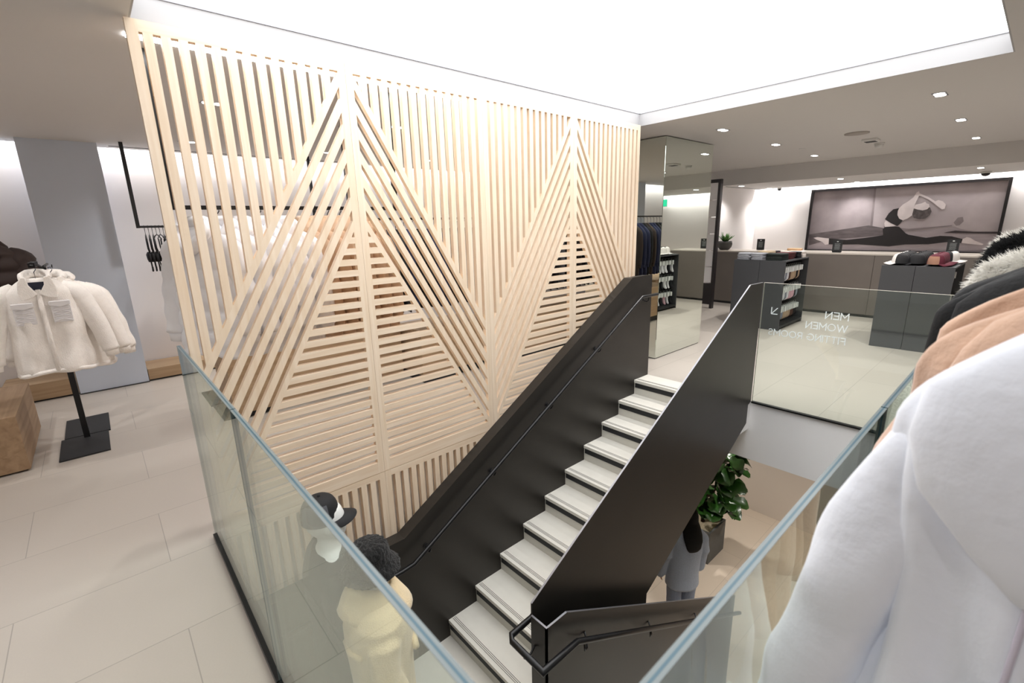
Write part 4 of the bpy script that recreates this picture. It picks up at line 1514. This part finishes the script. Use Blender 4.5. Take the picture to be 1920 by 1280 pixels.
wp = garment('puffer_jacket', '', 'jacket', 'white puffers on the rail behind the screen', M['white_puff'], L=.80, sw=.22, hw=.24, dep=.065, quilt=.17, qh=.125, hood=True, seed=1, sr=.075, splay=.09, slen=.58)
hook(wp)
tp = garment('puffer_jacket', '', 'jacket', 'tan puffers on the rail behind the screen', M['tan_puff'], L=.78, sw=.20, hw=.22, dep=.05, quilt=.18, qh=.10, hood=True, seed=4, sr=.07, splay=.06, slen=.58)
hook(tp)
POS5 = ['nearest the left glass', 'second from the left glass', 'third from the left glass', 'fourth from the left glass', 'last before the tan puffers']
for k in range(5):
    o = wp if k == 0 else copy_tree(wp)
    place(o, (0.51 + 0.118 * k, 3.42, 1.775), -.95 + random.uniform(-.06, .06), 'white hooded puffer jacket on the rail behind the screen, ' + POS5[k])
POS6 = ['next to the white ones', 'second from the white ones', 'third from the white ones', 'fourth from the white ones', 'fifth from the white ones', 'farthest from the white ones']
for k in range(6):
    o = tp if k == 0 else copy_tree(tp)
    place(o, (1.13 + 0.088 * k, 3.42, 1.775), -1.12 + random.uniform(-.08, .08), 'tan hooded puffer jacket on the rail behind the screen, ' + POS6[k])

# ---- second rail with dark clothes over the far plinth
rk2 = thing('clothes_rail', 'black ceiling-hung rail of navy and black clothes above the far oak plinth', 'clothes rail', (2.9, 4.72, 1.83))
MB().box(2.02, 2.05, 4.71, 4.74, 1.82, CZ).build('post', M['black_metal'], rk2)
MB().box(3.62, 3.65, 4.71, 4.74, 1.82, CZ).build('post', M['black_metal'], rk2)
MB().box(2.05, 3.62, 4.713, 4.737, 1.822, 1.846).build('bar', M['black_metal'], rk2)
dp = {}
for nm, mm in (('black', M['black_c']), ('navy', M['navy']), ('brown', M['brown_c']), ('grey', M['grey_c'])):
    g = garment('sweater', '', 'sweater', 'dark clothes on the second rail', mm, L=.88, sw=.19, hw=.22, dep=.035, seed=ord(nm[0]), sr=.055, splay=.04, slen=.62, res=28)
    hook(g)
    dp[nm] = [g, False]
seq = 'black navy black grey black navy black black navy navy brown black navy navy brown'.split()
ORDN = ['first', 'second', 'third', 'fourth', 'fifth', 'sixth']
cnt = {}
for k, nm in enumerate(seq):
    g, u = dp[nm]
    o = copy_tree(g) if u else g
    dp[nm][1] = True
    cnt[nm] = cnt.get(nm, 0) + 1
    place(o, (2.12 + 0.102 * k, 4.725, 1.725), RX + random.uniform(-.1, .1), '%s sweater on the second rail, %s %s one from the left' % (nm, ORDN[cnt[nm] - 1], nm))

# ---- third rail, farther along
rk4 = thing('clothes_rail', 'black ceiling-hung rail of dark clothes beyond the fourth screen panel', 'clothes rail', (4.8, 4.72, 1.83))
MB().box(4.02, 4.05, 4.71, 4.74, 1.82, CZ).build('post', M['black_metal'], rk4)
MB().box(5.62, 5.65, 4.71, 4.74, 1.82, CZ).build('post', M['black_metal'], rk4)
MB().box(4.05, 5.62, 4.713, 4.737, 1.822, 1.846).build('bar', M['black_metal'], rk4)
cnt = {}
for k, nm in enumerate('black grey black navy black brown black grey black navy brown black'.split()):
    o = copy_tree(dp[nm][0])
    cnt[nm] = cnt.get(nm, 0) + 1
    place(o, (4.14 + 0.122 * k, 4.725, 1.725), RX + random.uniform(-.1, .1), '%s sweater on the far third rail, %s %s one from the left' % (nm, ORDN[cnt[nm] - 1], nm), 'dark clothes on the far third rail')

# ---- rail with bralettes on the far left wall
rk3 = thing('clothes_rail', 'thin black U-shaped rail by the far white wall with bralettes', 'clothes rail', (1.4, 6.8, 1.82))
MB().box(0.44, 0.475, 6.785, 6.815, 1.81, CZ).build('post', M['black_metal'], rk3)
MB().box(2.40, 2.435, 6.785, 6.815, 1.81, CZ).build('post', M['black_metal'], rk3)
MB().box(0.475, 2.40, 6.788, 6.812, 1.812, 1.836).build('bar', M['black_metal'], rk3)
br = thing('bralette_on_hanger', 'black bralette on a black hanger, one of the row on the thin rail', 'bra', (0, 0, 0), 'black bralettes on the thin rail', local=True)
q = MB()
q.tube([(0, 0, 0), (0, 0, .06), (0, .016, .078), (0, .01, .1), (0, -.01, .102)], .003, 8)
q.tube([(0, -.17, -.05), (0, -.08, -.012), (0, 0, 0), (0, .08, -.012), (0, .17, -.05)], .006, 8)
q.build('hanger', M['black_metal'], br)
q = MB()
q.tube([(0, -.14, -.05), (0, -.125, -.15), (.01, -.10, -.22)], .007, 8)
q.tube([(0, .14, -.05), (0, .125, -.15), (.01, .10, -.22)], .007, 8)
q.loft([ell(0, 0, z, a, c) for (z, a, c) in ((-.30, .022, .13), (-.27, .03, .145), (-.22, .034, .135), (-.19, .02, .11))])
q.tube([(0, -.10, -.30), (.005, -.05, -.40), (.005, 0, -.36), (.0, .05, -.41), (0, .10, -.30)], .005, 8)
q.build('bra', M['cap_black'], br)
for k in range(12):
    o = br if k == 0 else copy_tree(br)
    place(o, (0.51 + 0.034 * k, 6.8, 1.735), random.uniform(-.15, .15))

# ---- oak plinths
for (x0, x1, y0, y1, z1, lab, gap) in ((0.75, 2.53, 4.82, 5.45, .66, 'long oak plinth behind the first two screen panels', .06),
                                       (4.0, 5.7, 4.45, 5.05, .62, 'far oak plinth under the third rail of dark clothes', .06),
                                       (2.58, 3.62, 4.45, 5.05, .62, 'shorter oak plinth under the navy and black clothes', .10)):
    t = thing('display_plinth', lab, 'plinth', ((x0 + x1) / 2, (y0 + y1) / 2, 0), 'oak plinths behind the screen')
    MB().box(x0 + .03, x1 - .03, y0 + .04, y1 - .03, 0, gap).build('recessed_base', M['grey_in'], t)
    MB().box(x0, x1, y0, y1, gap, z1).build('body', M['oak'], t)
for (x0, x1, lab) in ((-0.95, -0.365, 'low oak step left of the grey column'), (0.272, 3.2, 'low oak step right of the grey column under the white wall')):
    t = thing('wall_step', lab, 'plinth', ((x0 + x1) / 2, 7.2, 0), 'low oak steps along the far wall')
    MB().box(x0, x1, 7.02, 7.49, 0.0, 0.02).build('recessed_base', M['grey_in'], t)
    MB().box(x0, x1, 7.0, 7.49, 0.02, 0.15 if x0 > 0 else 0.2).build('body', M['oak'], t)

# ---- black bags on the long plinth
for (x, y, w_, lab) in ((1.02, 5.02, .15, 'slouchy black bag on the oak plinth under the white puffers'), (1.42, 5.05, .12, 'smaller black bag on the oak plinth right of the slouchy one')):
    t = thing('handbag', lab, 'bag', (x, y, .66), 'black bags on the long oak plinth')
    mb = MB()
    mb.loft([ell(x, y, .66 + z, w_ * a, .07 * a, 24, .7) for (z, a) in ((0.001, .92), (.03, 1.0), (.10, .98), (.15, .86), (.17, .6))])
    mb.build('body', M['dark_cloth'], t)
    MB().tube([(x - w_ * .5, y, .82), (x - w_ * .35, y, .90), (x, y, .94), (x + w_ * .35, y, .90), (x + w_ * .5, y, .82)], .008, 8).build('handle', M['dark_cloth'], t)

# ---- bench block at the left
t = thing('display_block', 'large light oak block on the floor at the left edge', 'plinth', (-1.1, 5.4, 0))
MB().box(-1.65, -0.65, 4.93, 5.97, 0.0, 0.015).build('recessed_base', M['grey_in'], t)
MB().box(-1.67, -0.63, 4.90, 6.0, 0.015, 0.445).build('body', M['oak_y'], t, 0.002)

# ---- stand with the cream teddy jackets
t = thing('garment_stand', 'black garment stand with two square base plates under the cream jackets', 'clothes stand', (-0.30, 5.4, 0))
MB().box(-0.475, -0.16, 4.905, 5.425, 0.0, 0.012).build('base_plate', M['strip_black'], t)
MB().box(-0.455, -0.145, 5.44, 6.0, 0.0, 0.012).build('base_plate', M['strip_black'], t)
MB().box(-0.325, -0.285, 5.36, 5.40, 0.012, 1.50).build('pole', M['black_metal'], t)
q = MB()
q.tube([(-0.312, 5.38, 1.50), (-0.322, 5.1, 1.54), (-0.322, 4.72, 1.542)], .010, 8)
q.tube([(-0.305, 5.38, 1.50), (-0.305, 5.7, 1.50), (-0.305, 6.0, 1.50)], .010, 8)
for k in range(14):
    q.box(-0.340, -0.304, 4.73 + 0.022 * k, 4.738 + 0.022 * k, 1.528, 1.562)
q.build('arm', M['black_metal'], t)


def teddy(label, loc, rz, seed):
    t = garment('teddy_jacket', label, 'jacket', 'cream teddy jackets on the stand', M['teddy'], L=.80, sw=.235, hw=.27, dep=.085, collar=True, seed=seed, sr=.085, splay=.19, slen=.60, fold=.020)
    for s in (-1, 1):
        p = MB()
        x0, x1 = s * .055, s * .185
        x0, x1 = min(x0, x1), max(x0, x1)
        R = []
        p.box(x0, x1, -.108, -.085, -.37, -.235)
        for i in range(4):
            zz = -.36 + i * .035
            p.tube([(x0 + .008, -.109, zz), (x1 - .008, -.109, zz + .03)], .004, 6)
            p.tube([(x0 + .008, -.109, zz + .03), (x1 - .008, -.109, zz)], .004, 6)
        p.build('pocket', M['nylon_pocket'], t, .004)
        p2 = MB()
        p2.prism([(x0 - .006, -.19), (x1 + .006, -.19), (x1 + .006, -.225), ((x0 + x1) / 2, -.245), (x0 - .006, -.225)], 'xz', -.122, -.100)
        p2.build('pocket_flap', M['nylon_pocket'], t, .005)
    pk = MB()
    pk.tube([(0, -.075, -.09), (0, -.10, -.20), (0, -.108, -.45), (0, -.112, -.78)], .018, 10, flat=.5, up=(0, 1, 0))
    pk.build('placket', M['teddy'], t)
    he = MB()
    rr = [(.262 * math.copysign(abs(math.cos(2 * PI * k / 36)) ** .8, math.cos(2 * PI * k / 36)), .088 * 1.15 * math.copysign(abs(math.sin(2 * PI * k / 36)) ** .75, math.sin(2 * PI * k / 36)), -.79 + .012 * math.sin(6 * PI * k / 36)) for k in range(37)]
    he.tube(rr, .018, 8, cap=False)
    he.build('hem', M['teddy'], t)
    hg = MB()
    hg.prism([(-.06, -.028), (.06, -.028), (.055, -.085), (0, -.10), (-.055, -.085)], 'xz', -.072, -.064)
    hg.tube([(-.15, .0, -.075), (-.06, .0, -.028), (0, 0, -.012), (.06, 0, -.028), (.15, 0, -.075)], .014, 10)
    hg.tube([(0, 0, -.02), (0, 0, .05), (.016, 0, .07), (.01, 0, .095), (-.01, 0, .09)], .003, 8)
    hg.build('hanger', M['hanger'], t)
    place(t, loc, rz, scale=(.80, .9, .86))
    return t


teddy('cream teddy jacket with quilted chest pockets, front one on the stand', (-0.322, 4.78, 1.452), 0.0, 2)
teddy('cream teddy jacket mostly hidden behind the front one on the stand', (-0.245, 4.91, 1.437), -.12, 6)
teddy('third cream jacket at the back of the stand, only a sleeve edge showing', (-0.205, 5.03, 1.412), -.16, 8)
# dark trousers hanging behind the jackets
t = thing('hanging_trousers', 'dark wide trousers hanging behind the cream jackets, only the hems showing', 'trousers', (-0.26, 5.62, 1.4), local=True)
q = MB()
for s in (-1, 1):
    q.tube([(s * .05, 0, 0), (s * .07, 0, -.3), (s * .10, 0, -.62), (s * .115, 0, -.80)], [.06, .08, .085, .09], 16, flat=.45, up=(0, 1, 0))
q.build('legs', M['dark_cloth'], t)
q = MB()
q.tube([(0, 0, 0), (0, 0, .06), (0, .012, .08), (0, -.01, .098)], .003, 8)
q.build('hanger_hook', M['black_metal'], t)
place(t, (-0.26, 5.62, 1.41), 0.15)

# ---- dark brown puffer at the left edge
b = garment('puffer_jacket', 'dark brown hooded puffer jacket at the left edge behind the cream jackets', 'jacket', None, M['brown_puff'], L=.75, sw=.24, hw=.27, dep=.09, quilt=.25, qh=.12, hood=True, seed=5, sr=.09, splay=.10, slen=.58)
hook(b)
place(b, (-0.66, 5.85, 1.70), 2.7)
t = thing('clothes_rail', 'black ceiling-hung rail over the oak block at the left edge', 'clothes rail', (-0.9, 5.9, 1.8))
q = MB()
q.box(-1.3, -0.60, 5.84, 5.86, 1.80, 1.82)
q.box(-1.32, -1.30, 5.84, 5.86, 1.80, CZ)
q.build('bar', M['black_metal'], t)

# ================================================================ COATS ON THE NEAR RAIL (right)
def rib_noise(p, s):
    return noise.noise(Vector((p[0] * 11 + s, p[1] * 11, p[2] * 7)))


nr = thing('clothes_rail', 'black rail outside the right glass carrying the plush coats', 'clothes rail', (1.9, -0.11, 1.66))
q = MB()
q.box(0.50, 3.5, -0.122, -0.098, 1.665, 1.69)
q.build('bar', M['black_metal'], nr)
MB().box(3.47, 3.5, -0.125, -0.095, 0.012, 1.665).build('post', M['black_metal'], nr)
MB().box(3.2, 3.75, -0.35, 0.13, 0.0, 0.012).build('base_plate', M['black_metal'], nr)
MB().box(0.50, 0.53, -0.125, -0.095, 1.665, CZ).build('post', M['black_metal'], nr)


def coat(name, label, m, x, seed, sw=.235, drop=.13, z0=1.575, L=1.05, dep=.075, yc=-0.11, hood=True, sr=.075, end_y=.215, group='plush coats on the near rail', famp=.026, hoodw=.19, sleeve_x=-.012):
    """long plush coat hung across the rail; width runs along world Y, seen from -x"""
    t = thing(name, label, 'coat', (x, yc, 0), group)
    R = []
    n, nz = 64, 60
    for i in range(nz + 1):
        s = i / nz
        z = z0 - L * s
        hh = s * L
        if hh < drop:
            q_ = hh / drop
            w_ = .06 + (sw - .06) * (1 - (1 - q_) ** 1.6)
            d_ = dep * (.4 + .5 * q_)
        else:
            w_ = sw - .012 * min((hh - drop) * 4, 1) + .015 * (hh - drop)
            d_ = dep * .9 + .02 * (hh - drop)
        ring = []
        for k in range(n):
            a = 2 * PI * k / n
            c, sn = math.cos(a), math.sin(a)
            yy = w_ * math.copysign(abs(c) ** .85, c)
            xx = d_ * math.copysign(abs(sn) ** .7, sn)
            f_ = (.013 * math.sin(9 * a + seed + 1.5 * s) * min(1, s * 2.5) + famp * rib_noise((xx, yy, z * .6), seed * 2.3))
            ring.append((x + xx + f_ * sn * 1.4, yc + yy + f_ * c, z))
        R.append(ring)
    MB().loft(R).build('torso', m, t)
    for sgn in (1, -1):
        path, rad = [], []
        ys, ye = yc + sgn * (sw - .055), yc + sgn * (end_y - yc) if sgn > 0 else yc - (end_y - yc)
        for i in range(31):
            s = i / 30
            path.append((x + sleeve_x * math.sin(s * PI * .6) + .006 * math.sin(s * 9 + seed), ys + (ye - ys) * (s ** .75), z0 - drop * 1.02 - s * .74))
            rad.append(sr * (.50 + .62 * min(s * 4, 1) ** .7 - .14 * s) * (1 + .05 * math.sin(s * 19 + seed)))
        mb = MB()
        mb.tube(path, rad, 28, flat=.85, up=(1, 0, 0), wob=.13, seed=seed)
        mb.build('sleeve', m, t)
    if hood:
        R = []
        for (dz, w_, d_, dx) in ((-.375, .02, .010, -.085), (-.36, .06, .02, -.09), (-.32, .10, .032, -.088), (-.25, .15, .040, -.08), (-.18, .172, .045, -.065), (-.11, .165, .05, -.045), (-.06, .125, .045, -.03), (-.02, .08, .04, -.02), (.0, .04, .02, -.01)):
            ring = []
            for k in range(40):
                a = 2 * PI * k / 40
                p = (math.cos(a) * w_ * hoodw / .18, math.sin(a) * d_)
                n_ = 1 + .14 * noise.noise(Vector((p[0] * 9 + seed, p[1] * 9, dz * 9)))
                ring.append((x + dx + p[1] * n_, yc + p[0] * n_, z0 + dz))
            R.append(ring)
        MB().loft(R).build('hood', m, t)
    hk = MB()
    hk.tube([(x, yc, z0 - .02), (x, yc, z0 + .08), (x, yc + .014, z0 + .105), (x, yc, z0 + .122)], .003, 8)
    hk.build('hanger_hook', M['black_metal'], t)
    return t


coat('plush_coat', 'white hooded plush coat filling the right foreground', M['plush_white'], .88, 1.0, sw=.212, drop=.175, z0=1.615, sr=.064, end_y=.200, dep=.070, famp=.016)
coat('plush_coat', 'tan plush coat directly behind the white foreground coat', M['plush_tan'], 1.14, 2.0, sw=.235, drop=.17, z0=1.615, sr=.06, end_y=.15, hoodw=.20, dep=.06)
coat('plush_coat', 'tan plush coat next to the black coats', M['plush_tan'], 1.37, 3.3, sw=.222, drop=.14, z0=1.625, sr=.055, end_y=.14, hood=False, dep=.07)
coat('plush_coat', 'black plush coat next to the tan coats', M['plush_black'], 1.70, 4.1, sw=.250, drop=.14, z0=1.615, sr=.06, end_y=.14, hoodw=.235, yc=-.09, dep=.08)
coat('plush_coat', 'black plush coat in front of the white fur coat', M['plush_black'], 2.05, 5.2, sw=.275, drop=.15, z0=1.605, sr=.055, end_y=.16, hood=False, yc=-.10, dep=.09)


def fur_tufts(mb, cx, cy, cz, rx, ry, rz, n_, L, seed):
    rnd = random.Random(seed)
    for k in range(n_):
        u, v = rnd.uniform(-1, 1), rnd.uniform(0, 2 * PI)
        d = Vector((math.sqrt(1 - u * u) * math.cos(v), math.sqrt(1 - u * u) * math.sin(v), u))
        p = Vector((cx + d.x * rx * .95, cy + d.y * ry * .95, cz + d.z * rz * .95))
        n2 = Vector((d.x / rx, d.y / ry, d.z / rz)).normalized()
        e = (n2 + Vector((rnd.uniform(-.35, .35), rnd.uniform(-.35, .35), rnd.uniform(-.9, -.1)))).normalized()
        s = e.cross(Vector((0.3, 0.2, 1))).normalized() * .0022
        s2 = e.cross(s).normalized() * .0022
        l = L * rnd.uniform(.6, 1.1)
        mb.add([p + s, p - s * .5 + s2, p - s * .5 - s2, p + e * l], [(0, 1, 3), (1, 2, 3), (2, 0, 3)], 0, False)


for (x, m, lab, z0, sw, sd) in ((2.55, M['fur_white'], 'long-haired white fur coat behind the black coats', 1.60, .24, 6.5),
                                (2.92, M['plush_black'], 'black fur coat behind the white fur one', 1.66, .25, 7.1),
                                (3.15, M['fur_white'], 'second white fur coat at the far end of the near rail', 1.68, .22, 8.4)):
    t = coat('fur_coat', lab, m, x, sd, sw=sw, drop=.10, z0=z0, dep=.10, sr=.075, end_y=.165, hood=False, yc=-.11)
    f = MB()
    fur_tufts(f, x, -.11, z0 - .11, .11, sw + .01, .125, 9000, .038, int(sd * 10))
    fur_tufts(f, x, .10, z0 - .28, .10, .08, .24, 5000, .038, int(sd * 11))
    f.build('fur', m, t)

wc = bpy.data.objects['plush_coat']
pk = MB()
pk.tube([(.79, -.155, 1.26), (.78, -.155, 1.1), (.775, -.155, .85), (.775, -.155, .6)], .009, 8)
pk.tube([(.79, -.062, 1.27), (.783, -.058, 1.1), (.778, -.056, .85), (.778, -.056, .6)], .004, 8)
pk.build('placket', mat('lilac_grey_trim', (196, 190, 204), 0.8), wc)

# ---------------------------------------------------------------- finish
fixnormals()
for o in bpy.data.objects:
    if 'off' in o:
        del o['off']
